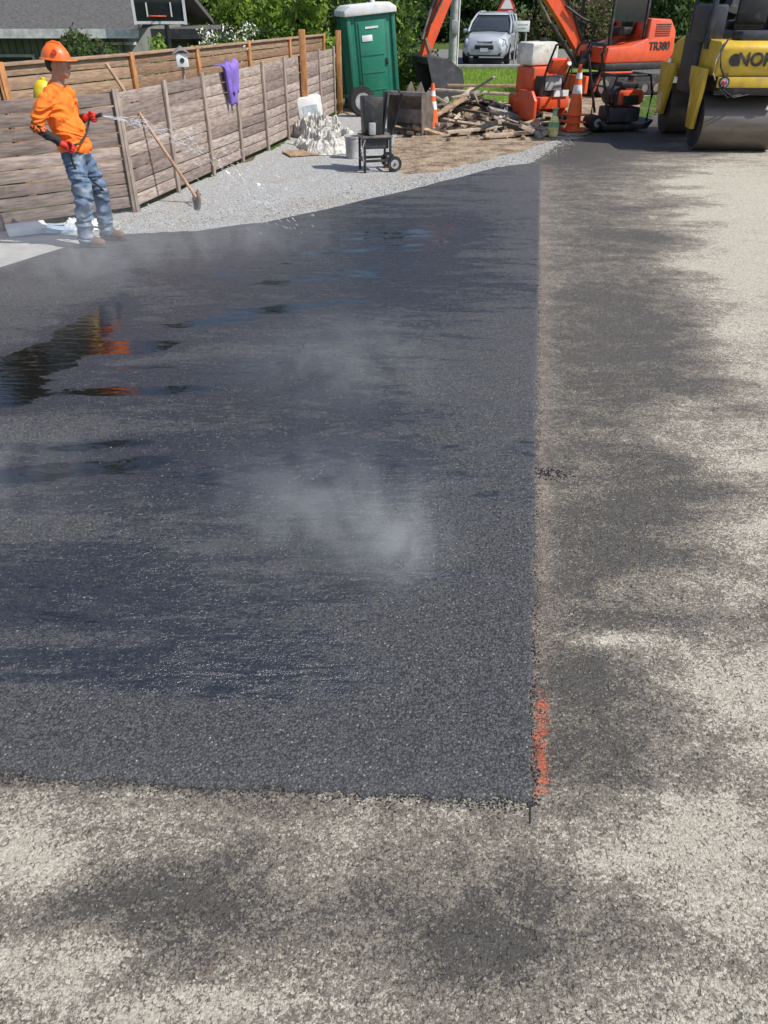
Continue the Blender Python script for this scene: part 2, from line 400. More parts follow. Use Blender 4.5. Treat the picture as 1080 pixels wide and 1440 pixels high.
for (cx, cy, rx, ry, a, s) in [
    (-2.38, 5.8, .55, .20, 82, 1.3), (-2.62, 4.95, .5, .24, 60, 1.4), (-2.75, 4.45, .55, .16, 10, 1.4), (-3.2, 4.6, .8, .3, 30, .8),
    (-1.92, 5.32, .40, .13, 5, 1.25), (-1.68, 4.55, .34, .06, 3, 1.3), (-1.7, 4.95, .25, .03, 3, 1.0), (-2.0, 3.50, .6, .085, 10, 1.4), (-1.6, 3.85, .35, .05, 10, .8), (-1.35, 5.9, .6, .15, 20, .7),
    (-1.0, 4.6, .8, .5, 10, .30), (-1.0, 3.4, .9, .35, 10, .28), (-.4, 7.2, 1.2, .9, 20, .42), (-.7, 8.4, 1.6, .35, 15, .4), (-1.9, 7.2, .7, .35, 10, .45),
    (-1.3, 2.55, .7, .25, -5, .35), (-.9, 2.0, .8, .10, -8, .3), (-.3, 3.6, .7, .35, 10, .25), (.7, 8.6, .9, 1.0, 30, .25), (1.15, 6.6, .3, .5, 80, .3),
    (-3.2, 7.0, .9, .7, 0, -.8), (-3.4, 5.6, .5, .4, 0, -.6), (-2.6, 3.95, .9, .16, 10, -.7), (.9, 5.0, .35, 1.2, -10, -.2), (-1.7, 3.0, .6, .12, 5, -.4), (.2, 4.9, .4, .8, -10, -.2), (-1.0, 1.95, .6, .03, -5, .3),
    (-.5, 6.3, .9, .06, 12, .45), (-1.0, 6.9, .8, .05, 15, .45), (-.2, 8.0, 1.1, .07, 18, .45), (-1.2, 2.3, .5, .03, -8, .35)]:
    wet_dark = wet_dark + s * blob(X, Y, cx, cy, rx, ry, a)
dry = sstep(9, 12.5, Y) * .4 + (1 - sstep(1.47, 1.72, Y + .057 * X)) * .35 + .7 * blob(X, Y, -3.3, 7.0, 1.0, 1.0) + .3 * (1 - sstep(.0, .8, D)) * sstep(3, 5, Y)
dry += 1.0 * blob(X, Y, .62, 3.83, .34, .012, 31)
F = [(j * (N + 1) + i, j * (N + 1) + i + 1, (j + 1) * (N + 1) + i + 1, (j + 1) * (N + 1) + i)[::-1] for j in range(Mr) for i in range(N)]
po = mesh_obj('fresh_asphalt_patch', np.stack([VX.ravel(), VY.ravel(), VZ.ravel()], 1), F, [M_NEW], dict(wet_dark=wet_dark.ravel(), dry=dry.ravel()))

def stones(name, pts, mats):
    V, F, MI = [], [], []
    base = [(1, 0, 0), (-1, 0, 0), (0, 1, 0), (0, -1, 0), (0, 0, 1), (0, 0, -.6)]
    fc = [(0, 2, 4), (2, 1, 4), (1, 3, 4), (3, 0, 4), (2, 0, 5), (1, 2, 5), (3, 1, 5), (0, 3, 5)]
    for (x, y, z, r, k) in pts:
        o = len(V); a = random.random() * 6.3; ca, sa = math.cos(a), math.sin(a)
        for b in base:
            q = [b[m] * r * random.uniform(.6, 1.2) for m in range(3)]
            q[0] += random.uniform(-.3, .3) * r; q[1] += random.uniform(-.3, .3) * r
            V.append((x + q[0] * ca - q[1] * sa, y + q[0] * sa + q[1] * ca, z + q[2] * .8 + r * .3))
        for f in fc: F.append((o + f[0], o + f[1], o + f[2])); MI.append(k)
    ob = mesh_obj(name, V, F, mats, smooth=False); ob.data.polygons.foreach_set('material_index', MI); return ob
M_SB = pm('asphalt_crumb', (.03, .03, .033), .55, bump=.4)
M_SP = pm('pale_pebble', (.48, .45, .38), .9)
M_SM = pm('grey_pebble', (.26, .23, .19), .9)
P = []
for _ in range(2600):
    if random.random() < .55:
        x = random.uniform(-1.6, .48); y = 1.462 + .057 * (xe(1.46) - x) - abs(random.gauss(0, .024)) + .010
    else:
        y = 1.45 + random.random() ** 2 * 6; x = xe(y) + abs(random.gauss(0, .018)) - .006
    P.append((x, y, .001, random.uniform(.0018, .0055), 0))
for _ in range(120):
    P.append((.93 + random.gauss(0, .05), 3.52 + random.gauss(0, .035), .001, random.uniform(.003, .009), 0))
for _ in range(2600):
    x = random.uniform(-1.3, 2.4); y = random.uniform(.75, 4.8)
    if x < xe(y) + .02 and y > 1.4: continue
    P.append((x, y, 0, random.uniform(.0015, .0045), random.choice([0, 1, 1, 2, 2])))
for _ in range(1300):
    y = random.uniform(1.55, 5); P.append((xe(y) - random.uniform(0.01, 2.6), y, .013, random.uniform(.0018, .0042), random.choice([0, 0, 0, 0, 1, 2])))
stones('loose_gravel', P, [M_SB, M_SP, M_SM])
P = []
for _ in range(3600):
    t = random.random(); a = random.choice([((-3.2, 8.8), (-1.4, 9.3)), ((-1.4, 9.3), (.6, 11.4)), ((.6, 11.4), (2.5, 13.3)), ((2.5, 13.3), (3.7, 15.7))])
    x = a[0][0] * (1 - t) + a[1][0] * t + random.gauss(0, .12); y = a[0][1] * (1 - t) + a[1][1] * t + abs(random.gauss(0, .5)) + .03
    P.append((x, y, 0, random.uniform(.004, .014), random.choice([1, 1, 2])))
stones('gravel_stones', P, [M_SB, M_SP, M_SM])
sc = MB('saw_cut'); sc.box((xe(1.43) + .002, 1.425, .0015), (.005, .08, .003), M_SB, rot=(0, 0, R(-10))); sc.done()

# ------------------------------------------------------------------ shared materials
m_slat = [pm('weathered_slat_a', (.30, .24, .205), .85, var=.35, vs=5, stretch=(1, 1, 9), bump=.5, dirt=.4, dcol=(.14, .11, .10)),
          pm('weathered_slat_b', (.36, .29, .25), .85, var=.35, vs=5, stretch=(1, 1, 9), bump=.5, dirt=.4, dcol=(.18, .14, .13)),
          pm('weathered_slat_c', (.20, .155, .135), .85, var=.35, vs=5, stretch=(1, 1, 9), bump=.5, dirt=.3, dcol=(.33, .28, .25))]
m_post = pm('weathered_post', (.31, .25, .205), .85, var=.25, vs=7, stretch=(4, 4, 1), bump=.4)
m_cedar = pm('cedar_post', (.42, .19, .07), .7, var=.3, stretch=(4, 4, 1), bump=.3)
m_black = pm('black_metal', (.022, .022, .024), .45, bump=.1, dirt=.35)
m_rub = pm('black_rubber', (.02, .02, .02), .8, bump=.3, dirt=.3)
m_steel = pm('worn_steel', (.26, .225, .20), .45, .6, var=.3, dirt=.6, dcol=(.24, .16, .10))
m_or = pm('machine_orange', (.72, .085, .022), .42, var=.1, dirt=.5, dcol=(.30, .14, .09), coat=.25)
m_yel = pm('roller_yellow', (.70, .45, .035), .42, var=.1, dirt=.45, dcol=(.30, .23, .12), coat=.25)
m_cone = pm('cone_orange', (.9, .13, .02), .5, var=.08, dirt=.35)
m_white = pm('white_paint', (.74, .74, .72), .5, var=.06, dirt=.2)
m_grey = pm('dark_grey_plastic', (.045, .047, .055), .55, dirt=.3)
m_lgrey = pm('light_grey', (.35, .35, .35), .55, dirt=.2)
m_red = pm('red_glove', (.6, .03, .02), .7, bump=.4)
m_glass = pm('dark_glass', (.02, .025, .03), .08, bump=0, var=.1)
m_wood = [pm('debris_wood_a', (.34, .23, .14), .9, var=.35, vs=9, bump=.5), pm('debris_wood_b', (.44, .35, .26), .9, var=.3, vs=9, bump=.5),
          pm('debris_wood_c', (.10, .075, .055), .9, var=.35, vs=9, bump=.5), pm('debris_wood_d', (.26, .23, .20), .9, var=.3, vs=9, bump=.5)]

# ------------------------------------------------------------------ fences
def fence(name, pts, h, posts, slats, step=1.5, sl=.135, cap=None, front=True, z0=0.0, pz=.06, pw=.09):
    m = MB(name)
    for a, b in zip(pts[:-1], pts[1:]):
        a = Vector((*a, 0)); b = Vector((*b, 0)); L = (b - a).length; d = (b - a) / L; ang = math.atan2(d.y, d.x)
        nrm = Vector((d.y, -d.x, 0))
        k = max(1, round(L / step))
        for q in range(k + 1):
            p = a + d * (L * q / k) + nrm * ((.012 + pw * .25) if front else -.06)
            m.box((p.x, p.y, z0 + (h + pz) / 2), (pw, pw * .5 if front else pw, h + pz), posts, rot=(random.uniform(-.01, .01), random.uniform(-.012, .012), ang), bev=.006)
        n = int(h / (sl + .014))
        for q in range(k):
            c = a + d * (L * (q + .5) / k)
            for r in range(n):
                z = z0 + .05 + (r + .5) * (sl + .014)
                m.box((c.x, c.y, z), (L / k - .012, .022, sl), random.choice(slats), rot=(random.uniform(-.03, .03), random.uniform(-.008, .008), ang + random.uniform(-.002, .002)), bev=.003)
        if cap:
            c = (a + b) / 2; m.box((c.x, c.y, z0 + h + .03), (L, .11, .035), cap, rot=(0, 0, ang), bev=.004)
    return m.done()
fence('wooden_fence', [(-6.6, 7.1), (-4.41, 8.82), (-3.12, 9.78), (-2.06, 14.35), (-1.15, 19.3)], 1.34, m_post, m_slat, 1.2, pz=.0, pw=.075, sl=.125)
m_brn = [pm('brown_slat_a', (.25, .155, .095), .8, var=.3, stretch=(1, 1, 9)), pm('brown_slat_b', (.33, .22, .14), .8, var=.3, stretch=(1, 1, 9))]
fence('cedar_fence', [(-7.6, 8.2), (-4.7, 10.5), (-3.7, 12.6), (-1.4, 19.9)], 1.5, m_cedar, m_brn, 1.9, cap=m_brn[1], z0=0)
g = MB('gate_post'); g.box((-1.55, 16.6, .85), (.12, .12, 1.75), m_cedar, bev=.01); g.done()
g = MB('gate_post'); g.box((-1.02, 19.55, .8), (.12, .12, 1.65), m_cedar, bev=.01); g.done()

m_pur = pm('purple_cloth', (.20, .13, .46), .9, var=.3)
def cloth():
    V = []; F = []; n, k = 18, 16
    for j in range(n):
        for i in range(k):
            u = i / (k - 1) - .5; s = j / (n - 1)
            x = u * (.58 - .30 * s) + .06 * s
            if s < .2: y = .08 - s * .8; z = .035
            else: y = -.09 - .035 * math.sin(i * 1.7 + s * 3); z = .035 - (s - .2) * .56 - .09 * math.sin(i * .8)
            V.append((x, y, z))
    for j in range(n - 1):
        for i in range(k - 1): F.append((j * k + i, j * k + i + 1, (j + 1) * k + i + 1, (j + 1) * k + i))
    o = mesh_obj('purple_jacket', V, F, [m_pur]); o.location = (-2.40, 12.9, 1.35); o.rotation_euler = (0, 0, R(76.9))
    mo = o.modifiers.new('s', 'SOLIDIFY'); mo.thickness = .012
cloth()
b = MB('birdhouse')
b.box((0, 0, 0), (.16, .14, .16), m_white, bev=.005); b.prism([(-.12, .07), (0, .17), (.12, .07), (0, .13)], -.1, .1, m_lgrey); b.cyl((.0, -.071, 0), (0, -.078, 0), .03, m_black); b.cyl((0, .03, -.3), (0, .03, -.05), .02, m_post)
b.done((-2.78, 11.9, 1.50), (0, 0, .3))

l = MB('asphalt_lute')
l.tube([(-3.3, 10.25, 1.56), (-2.9, 10.27, .84), (-2.44, 10.26, .05)], .021, pm('lute_handle', (.40, .25, .16), .7, bump=.2))
l.box((-2.41, 10.2, .05), (.03, .75, .1), m_steel, rot=(0, .3, .25), bev=.004)
l.tube([(-2.5, 10.26, .14), (-2.42, 10.05, .07)], .01, m_steel); l.tube([(-2.5, 10.26, .14), (-2.42, 10.42, .07)], .01, m_steel)
l.done()

# ------------------------------------------------------------------ person
def person():
    prims = []
    t = MB('worker_src')
    def cap(p0, p1, r0, r1, mt):
        prims.append(('c', Vector(p0), Vector(p1), r0, r1, mt))
        t.cyl(p0, p1, r0, m_black, r1, seg=20)
        t.sph(p0, r0, m_black, 20, 14); t.sph(p1, r1, m_black, 20, 14)
    def ell(c, r, mt, rot=(0, 0, 0)):
        prims.append(('e', Vector(c), Vector(r), Euler(rot).to_matrix().inverted(), None, mt))
        t.sph(c, r, m_black, 24, 16, rot)
    SK, OR, JE, BO, GL, BK, HA, SO, PT = range(9)
    ell((-.075, 0, 1.25), (.138, .198, .235), OR, (0, -.06, 0)); ell((-.03, 0, 1.06), (.150, .185, .2), OR); ell((-.01, 0, .945), (.155, .19, .13), OR)
    cap((-.07, -.08, 1.43), (-.085, -.19, 1.39), .062, .075, OR); cap((-.07, .08, 1.43), (-.07, .19, 1.39), .062, .075, OR)
    cap((-.06, 0, 1.44), (-.02, 0, 1.56), .062, .058, SK); cap((-.065, 0, 1.45), (-.055, 0, 1.475), .080, .072, OR)
    ell((.0, 0, 1.665), (.103, .080, .110), SK); ell((.035, 0, 1.60), (.072, .062, .064), SK); ell((.06, 0, 1.562), (.034, .036, .024), SK)
    cap((.090, 0, 1.665), (.117, 0, 1.635), .011, .017, SK); ell((.088, 0, 1.69), (.02, .055, .013), SK)
    ell((.093, 0, 1.598), (.016, .028, .007), SK); ell((.091, 0, 1.585), (.014, .024, .007), SK)
    ell((.092, 0, 1.613), (.014, .032, .007), HA)
    for sy in (-1, 1):
        ell((-.005, .082 * sy, 1.645), (.019, .012, .033), SK, (0, .2, 0)); ell((.06, .045 * sy, 1.635), (.027, .02, .024), SK)
    ell((-.035, 0, 1.665), (.085, .083, .085), HA)
    ell((.0, 0, .89), (.13, .17, .13), JE)
    for sy, kx, ax, fy in ((-1, .045, -.02, -.15), (1, .10, .06, .16)):
        hip = (0, .088 * sy, .87); kn = (kx, (.085 * sy + fy) / 2 + .01 * sy, .49); an = (ax, fy, .13)
        cap(hip, kn, .112, .086, JE); cap(kn, an, .084, .076, JE); ell((kx - .03, kn[1], .42), (.07, .076, .12), JE); cap((ax, fy, .13), (ax + .005, fy, .10), .080, .084, JE)
        cap((ax - .01, fy, .15), (ax - .01, fy, .06), .052, .05, BO)
        ell((ax - .03, fy, .05), (.055, .046, .05), BO); ell((ax + .08, fy, .055), (.12, .05, .05), BO); ell((ax + .145, fy, .048), (.062, .05, .042), BO)
        ell((ax + .06, fy, .012), (.165, .055, .014), SO)
    S = (-.09, -.20, 1.385); E = (-.21, -.285, 1.15); W = (.0, -.235, 1.0)
    mid = tuple(S[i] * .25 + E[i] * .75 for i in range(3)); m2 = tuple(E[i] * .72 + W[i] * .28 for i in range(3))
    cap(S, mid, .078, .066, OR); cap(mid, E, .060, .052, PT); cap(E, m2, .05, .046, PT); cap(m2, W, .044, .034, BK)
    S2 = (-.07, .20, 1.385); E2 = (-.10, .27, 1.14); W2 = (.12, .13, 1.19)
    cap(S2, E2, .075, .06, OR); cap(E2, tuple(E2[i] * .5 + W2[i] * .5 for i in range(3)), .05, .045, PT); cap(tuple(E2[i] * .5 + W2[i] * .5 for i in range(3)), W2, .044, .034, BK)
    def hand(Wp, d, up, side):
        d = Vector(d).normalized(); up = Vector(up); up = (up - d * up.dot(d)).normalized(); s = d.cross(up)
        Wp = Vector(Wp)
        cap(Wp - d * .01, Wp + d * .03, .036, .032, GL)
        for q in (-.024, -.008, .008, .024):
            cap(Wp + d * .03 + up * q * .6, Wp + d * .085 + up * q * 1.25, .017, .015, GL)
        for q, ln in zip((-.033, -.011, .011, .033), (.8, .95, 1.0, .9)):
            k0 = Wp + d * .09 + up * q; k1 = k0 + (d * .028 + s * side * .018) * ln; k2 = k1 + (d * -.002 + s * side * .028) * ln; k3 = k2 + (-d * .02 + s * side * .008) * ln
            cap(k0, k1, .0105, .010, GL); cap(k1, k2, .010, .0095, GL); cap(k2, k3, .0095, .0085, GL)
        a = Wp + d * .03 + up * .03; b = a + d * .03 + up * .02 + s * side * .025; c = b + d * .03 - up * .006 + s * side * .012
        cap(a, b, .015, .013, GL); cap(b, c, .012, .010, GL)
        return Wp + d * .09 + s * side * .022
    g1 = hand(W, (.85, .2, -.45), (.35, .25, .9), 1)
    g2 = hand(W2, (.95, -.15, .05), (0, .2, 1), 1)
    src = t.done()
    md = src.modifiers.new('r', 'REMESH'); md.mode = 'VOXEL'; md.voxel_size = .0055
    sm = src.modifiers.new('s', 'SMOOTH'); sm.iterations = 4; sm.factor = .5
    dg = bpy.context.evaluated_depsgraph_get(); me = bpy.data.meshes.new_from_object(src.evaluated_get(dg))
    bpy.data.objects.remove(src)
    n = len(me.vertices); co = np.zeros(n * 3); me.vertices.foreach_get('co', co); co = co.reshape(-1, 3)
    def dist(Pn):
        best = np.full(len(Pn), 9.0); idx = np.zeros(len(Pn), int)
        for pr in prims:
            if pr[0] == 'c':
                a = np.array(pr[1]); b = np.array(pr[2]); ab = b - a
                h = np.clip(((Pn - a) @ ab) / (ab @ ab), 0, 1)
                dd = np.linalg.norm(Pn - a - h[:, None] * ab, axis=1) - (pr[3] + (pr[4] - pr[3]) * h)
            else:
                Mx = np.array(pr[3]); q = (Pn - np.array(pr[1])) @ Mx.T; r = np.array(pr[2])
                k0 = np.linalg.norm(q / r, axis=1); k1 = np.linalg.norm(q / (r * r), axis=1) + 1e-9
                dd = k0 * (k0 - 1) / k1
            m = dd < best; best[m] = dd[m]; idx[m] = pr[5]
        return idx
    vi = dist(co)
    nr = np.zeros(n * 3); me.vertices.foreach_get('normal', nr); nr = nr.reshape(-1, 3)
    for i in range(n):
        k = vi[i]; p = co[i]
        if k in (OR, JE, PT, BK):
            q = Vector((p[0] * 7, p[1] * 7, p[2] * (10 if k == OR else 16)))
            f = noise.noise(q + Vector((noise.noise(q * .6) * 2, 0, noise.noise(q * .5 + Vector((5, 5, 5))) * 2.5)))
            amp = .030 if k == JE else .034 if k == OR else .010
            if k == OR: f = -abs(f) * 1.4 + .3
            co[i] = p + nr[i] * amp * f
    me.vertices.foreach_set('co', co.ravel())
    pc = np.zeros(len(me.polygons) * 3); me.polygons.foreach_get('center', pc); fi = dist(pc.reshape(-1, 3))
    me.materials.clear()
    skin = pm('skin', (.44, .24, .155), .55, var=.12, vs=20); hair = pm('dark_hair', (.02, .014, .01), .7)
    shirt = pm('orange_shirt', (.88, .19, .015), .8, var=.12, vs=5, bump=.3, bs=40)
    jeans = pm('worn_jeans', (.10, .15, .235), .85, var=.45, vs=9, bump=.3, dirt=.8, dcol=(.32, .34, .35), dscale=6)
    boot = pm('brown_boot', (.13, .075, .05), .7, dirt=.4, dcol=(.24, .19, .15)); sole = pm('boot_sole', (.05, .035, .03), .8)
    tp = NT('patterned_sleeve'); wv = tp.noise(30, 2, .5, 1.0)
    tp.set(col=tp.mix(tp.step(wv, .47, .53), (.02, .02, .02), (.85, .17, .015)), rough=.8)
    for m in (skin, shirt, jeans, boot, m_red, pm('black_sleeve', (.018, .018, .02), .8), hair, sole, tp.m): me.materials.append(m)
    me.polygons.foreach_set('material_index', fi.astype(np.int32)); me.polygons.foreach_set('use_smooth', [True] * len(me.polygons))
    body = bpy.data.objects.new('body', me); scene.collection.objects.link(body)
    root = bpy.data.objects.new('construction_worker', None); scene.collection.objects.link(root); body.parent = root
    hh = MB('hard_hat'); mh = pm('hardhat_orange', (.92, .16, .015), .35, var=.05, coat=.3, bump=.02, dirt=.25)
    hh.sph((-.005, 0, 1.70), (.138, .114, .135), mh, 28, 18, rot=(0, .08, 0), half=True)
    rr = []
    for z, k in ((1.712, 1.0), (1.706, 1.1), (1.698, 1.12), (1.698, .98)):
        ring = []
        for a in range(32):
            th = 2 * math.pi * a / 32; ex = .045 * max(0, math.cos(th)) ** 2 * (k - .98) / .14
            ring.append(((.139 * k + ex * 1.2) * math.cos(th) - .005, .115 * k * math.sin(th), z - .08 * math.cos(th) * .14))
        rr.append(ring)
    hh.loft(rr, mh)
    hh.tube([(-.12, 0, 1.765), (-.06, 0, 1.825), (0, 0, 1.842), (.06, 0, 1.828), (.11, 0, 1.765)], .012, mh)
    hh.cyl((.045, -.095, 1.76), (.05, -.112, 1.765), .022, m_red)
    hh.done(parent=root)
    ey = MB('eyes'); me_w = pm('eye_white', (.7, .7, .68), .3, bump=0)
    for sy in (-1, 1):
        ey.sph((.085, .032 * sy, 1.668), (.012, .014, .008), me_w); ey.sph((.094, .032 * sy, 1.667), (.005, .006, .006), m_black)
    ey.done(parent=root)
    ho = MB('garden_hose')
    hm = pm('hose_dark', (.03, .035, .03), .5)
    ho.tube([tuple(g2 + Vector((-.05, 0, -.02))), tuple(g2), tuple(g2 + Vector((.10, -.01, .03)))], [.014, .014, .02], m_grey)
    pts = []
    P0 = g2 + Vector((-.05, 0, -.02)); P1 = g1; ctrl = [P0, P0 + Vector((-.03, -.06, -.12)), P1 + Vector((.08, .05, .05)), P1, P1 + Vector((-.03, .06, -.2)), Vector((.16, .1, .5)), Vector((.0, .42, .12)), Vector((-.1, .5, .03)), Vector((-.6, .55, .03)), Vector((-1.3, .2, .03))]
    for i in range(len(ctrl) - 1):
        a = ctrl[max(0, i - 1)]; b = ctrl[i]; c = ctrl[i + 1]; d = ctrl[min(len(ctrl) - 1, i + 2)]
        for q in range(6):
            u = q / 6; pts.append(.5 * ((2 * b) + (c - a) * u + (2 * a - 5 * b + 4 * c - d) * u * u + (3 * b - a - 3 * c + d) * u ** 3))
    ho.tube(pts, .011, hm); ho.done(parent=root)
    root.location = (-3.12, 8.25, .016); root.rotation_euler = (0, 0, R(-8))
    sp = MB('water_spray'); wt = NT('water'); wt.set(col=(.9, .95, 1), rough=.05, trans=.4, ior=1.33)
    o0 = Vector((-3.12, 8.25, 0)) + Matrix.Rotation(R(-8), 3, 'Z') @ (g2 + Vector((.10, -.01, .03)))
    for _ in range(420):
        v = Vector((random.gauss(4.2, .6), random.gauss(.4, .5), random.gauss(-.35, .30))); tt = random.random() ** 1.2 * .42
        p = o0 + v * tt + Vector((0, 0, -4.9 * tt * tt)); dv = (v + Vector((0, 0, -9.8 * tt))).normalized()
        if p.z < .03: continue
        sp.cyl(p, p + dv * random.uniform(.012, .05), .0022, wt.m, .0012, seg=4)
    sp.done()
person()

y = MB('yellow_jug'); my = pm('yellow_plastic', (.80, .55, .02), .4, bump=0)
y.lathe([(.0, 0), (.10, .0), (.115, .03), (.115, .2), (.07, .27), (.03, .29), (.03, .32), (0, .32)], my); y.tube([(.05, 0, .27), (.1, 0, .3), (.12, 0, .22)], .012, my)
y.done((-3.80, 9.36, 1.22), (0, .25, 0), scale=.85)
bx = MB('foam_board'); mwb = pm('white_foam', (.75, .76, .76), .8, var=.08)
bx.box((-4.05, 8.72, .05), (.42, .26, .09), mwb, rot=(0, 0, .5), bev=.01); bx.box((-3.72, 8.8, .03), (.34, .3, .04), pm('blue_card', (.35, .45, .55), .7), rot=(0, .1, .3)); bx.done()

def crumple(name, loc, sx, sy, h, mat, seed, n=40, rot=0, fr=3.2, smooth=False):
    V = []; F = []
    for j in range(n):
        for i in range(n):
            u = i / (n - 1) * 2 - 1; v = j / (n - 1) * 2 - 1; r = max(0, 1 - (abs(u) ** 3 + abs(v) ** 3))
            q = Vector((u * fr + seed, v * fr, seed * .3)); a = .5 - abs(noise.noise(q)) + .4 * abs(noise.noise(q * 2.3)) - .25 * abs(noise.noise(q * 5))
            V.append((u * sx * (1 + .35 * noise.noise(q * .7)), v * sy * (1 + .35 * noise.noise(q * .7 + Vector((9, 9, 9)))), max(.005, h * (r ** .6) * (.3 + a * 1.1))))
    for j in range(n - 1):
        for i in range(n - 1): F.append((j * n + i, j * n + i + 1, (j + 1) * n + i + 1, (j + 1) * n + i))
    o = mesh_obj(name, V, F, [mat], smooth=smooth); o.location = loc; o.rotation_euler = (0, 0, rot); return o
tpl = NT('clear_plastic_sheet'); fo = tpl.noise(7, 5, .65, 2.0); tpl.set(col=tpl.mix(tpl.step(fo, .35, .65), (.36, .33, .28), (.74, .73, .68)), rough=.22); tpl.set(normal=tpl.bump(fo, .9, .05))
crumple('plastic_sheet', (-1.0, 14.75, .0), .62, .8, .34, tpl.m, 3, 60, .2, 2.2)
crumple('plastic_sheet', (-1.25, 15.9, .0), .45, .5, .45, tpl.m, 6, 50, .6, 2.4)
crumple('white_rags', (-3.5, 8.95, .0), .22, .16, .12, mwb, 8, 20)
cb = MB('white_carton'); cb.box((0, 0, .28), (.42, .3, .5), m_white, bev=.01, rot=(0, 0, 0)); cb.box((0, -.153, .3), (.25, .004, .22), pm('carton_label', (.45, .5, .55), .6)); cb.done((-1.45, 16.6, .02), (.0, -.12, .3), scale=1.15)
bd = MB('plywood_board'); bd.box((-1.35, 14.0, .02), (.7, .5, .02), m_wood[0], rot=(0, 0, .4)); bd.done()

# ------------------------------------------------------------------ portable toilet
mg = pm('toilet_green', (.014, .19, .115), .45, var=.1, bump=.05, dirt=.15); mg2 = pm('toilet_green_dark', (.012, .14, .09), .5, var=.1)
p = MB('portable_toilet')
p.box((0, 0, .09), (1.16, 1.2, .12), m_grey, bev=.02)
p.box((0, 0, 1.05), (1.04, 1.06, 1.82), mg, bev=.03)
for sx in (-1, 1):
    for sy in (-1, 1): p.box((sx * .515, sy * .525, 1.05), (.09, .09, 1.84), mg2, bev=.015)
p.box((-.0, -.54, 1.04), (.72, .03, 1.7), mg2, bev=.01); p.box((0, -.56, 1.02), (.6, .03, 1.56), mg, bev=.012)
p.box((.31, -.585, 1.0), (.05, .03, .14), m_black, bev=.005); p.box((-.12, -.582, 1.48), (.24, .012, .12), m_white, bev=.002)
p.box((.0, -.58, 1.68), (.3, .012, .04), m_white)
for z in (.45, .8, 1.15): p.box((0, -.578, z), (.5, .015, .03), mg2, bev=.004)
for i in range(5): p.box((.53, 0, 1.45 + i * .06), (.02, .6, .02), mg2)
for i in range(6): p.box((.535, -.35 + i * .14, .8), (.02, .03, 1.1), mg2)
p.prism([(-.60, 1.92), (-.60, 2.02), (-.45, 2.12), (.45, 2.12), (.60, 2.02), (.60, 1.92)], -.62, .62, m_white, bev=.02)
p.cyl((.3, .4, 2.1), (.3, .4, 2.3), .05, m_white)
p.done((-.28, 20.5, 0), (0, R(-5), R(14)))
w_ = MB('trailer_wheel')
def wheel(m, c, r, wd, ax='y', rim=None):
    c = Vector(c); A = Vector((0, 1, 0)) if ax == 'y' else Vector((1, 0, 0))
    m.cyl(c - A * wd / 2, c + A * wd / 2, r * .93, m_rub, seg=28); m.cyl(c - A * wd * .38, c + A * wd * .38, r, m_rub, seg=28)
    m.cyl(c - A * (wd / 2 + .006), c + A * (wd / 2 + .006), r * .58, rim or m_lgrey, seg=20); m.cyl(c - A * (wd / 2 + .02), c + A * (wd / 2 + .02), r * .15, m_black)
wheel(w_, (0, 0, .3), .3, .18); w_.cyl((0, .1, .3), (0, .8, .3), .03, m_black); w_.box((.0, .5, .36), (.5, .06, .05), m_black); w_.done((-.5, 19.0, 0), (0, 0, .3))

# ------------------------------------------------------------------ tar cart
c = MB('metal_cart')
for sx in (-.2, .2):
    for sy in (-.17, .17): c.box((sx, sy, .24), (.035, .035, .48), m_black, bev=.004)
for z in (.16, .46):
    for sy in (-.17, .17): c.box((0, sy, z), (.43, .03, .035), m_black)
    for sx in (-.2, .2): c.box((sx, 0, z + .002), (.03, .37, .035), m_black)
c.box((0, 0, .49), (.46, .4, .03), m_steel, bev=.004); c.box((0, 0, .38), (.36, .3, .12), m_grey, bev=.01)
c.box((-.04, .02, .76), (.28, .24, .50), m_black, bev=.02, top=(1.1, 1.1)); c.box((.16, .08, .78), (.03, .3, .56), m_grey, rot=(0, .15, 0), bev=.004)
c.tube([(.2, -.17, .48), (.3, -.2, .75), (.36, -.2, 1.05), (.28, -.18, 1.12)], .016, m_black)
c.tube([(-.2, -.17, .1), (-.26, -.2, .3), (-.2, -.2, .46)], .012, m_lgrey); c.box((-.08, -.17, .60), (.1, .06, .16), m_lgrey, bev=.01)
for sy in (-.2, .2): wheel(c, (.26, sy, .11), .11, .04)
c.done((-.14, 12.5, 0), (0, 0, .25))
bk = MB('grey_bucket'); bk.lathe([(0, 0), (.11, 0), (.13, .30), (.14, .31), (.14, .33), (.12, .33), (.10, .03), (0, .03)], m_lgrey); bk.done((-.52, 13.6, 0))

e = MB('excavator_bucket')
prof = [(0, 0), (.5, .02), (.62, .35), (.45, .72), (.1, .8), (.08, .74), (.4, .66), (.55, .34), (.46, .08), (0, .04)]
e.prism(prof, -.42, .42, m_steel)
side = [(0, 0), (.5, .02), (.62, .35), (.45, .72), (.1, .8)]
e.prism(side, -.44, -.42, m_steel); e.prism(side, .42, .44, m_steel)
for q in range(5): e.prism([(-.12, .0), (0, .05), (0, -.01)], -.4 + q * .18, -.33 + q * .18, m_steel)
for s in (-.12, .12): e.prism([(.4, .7), (.62, .4), (.8, .62), (.66, .86)], s - .015, s + .015, m_steel)
e.done((.40, 16.3, .0), (0, R(-10), R(60)), scale=.9)

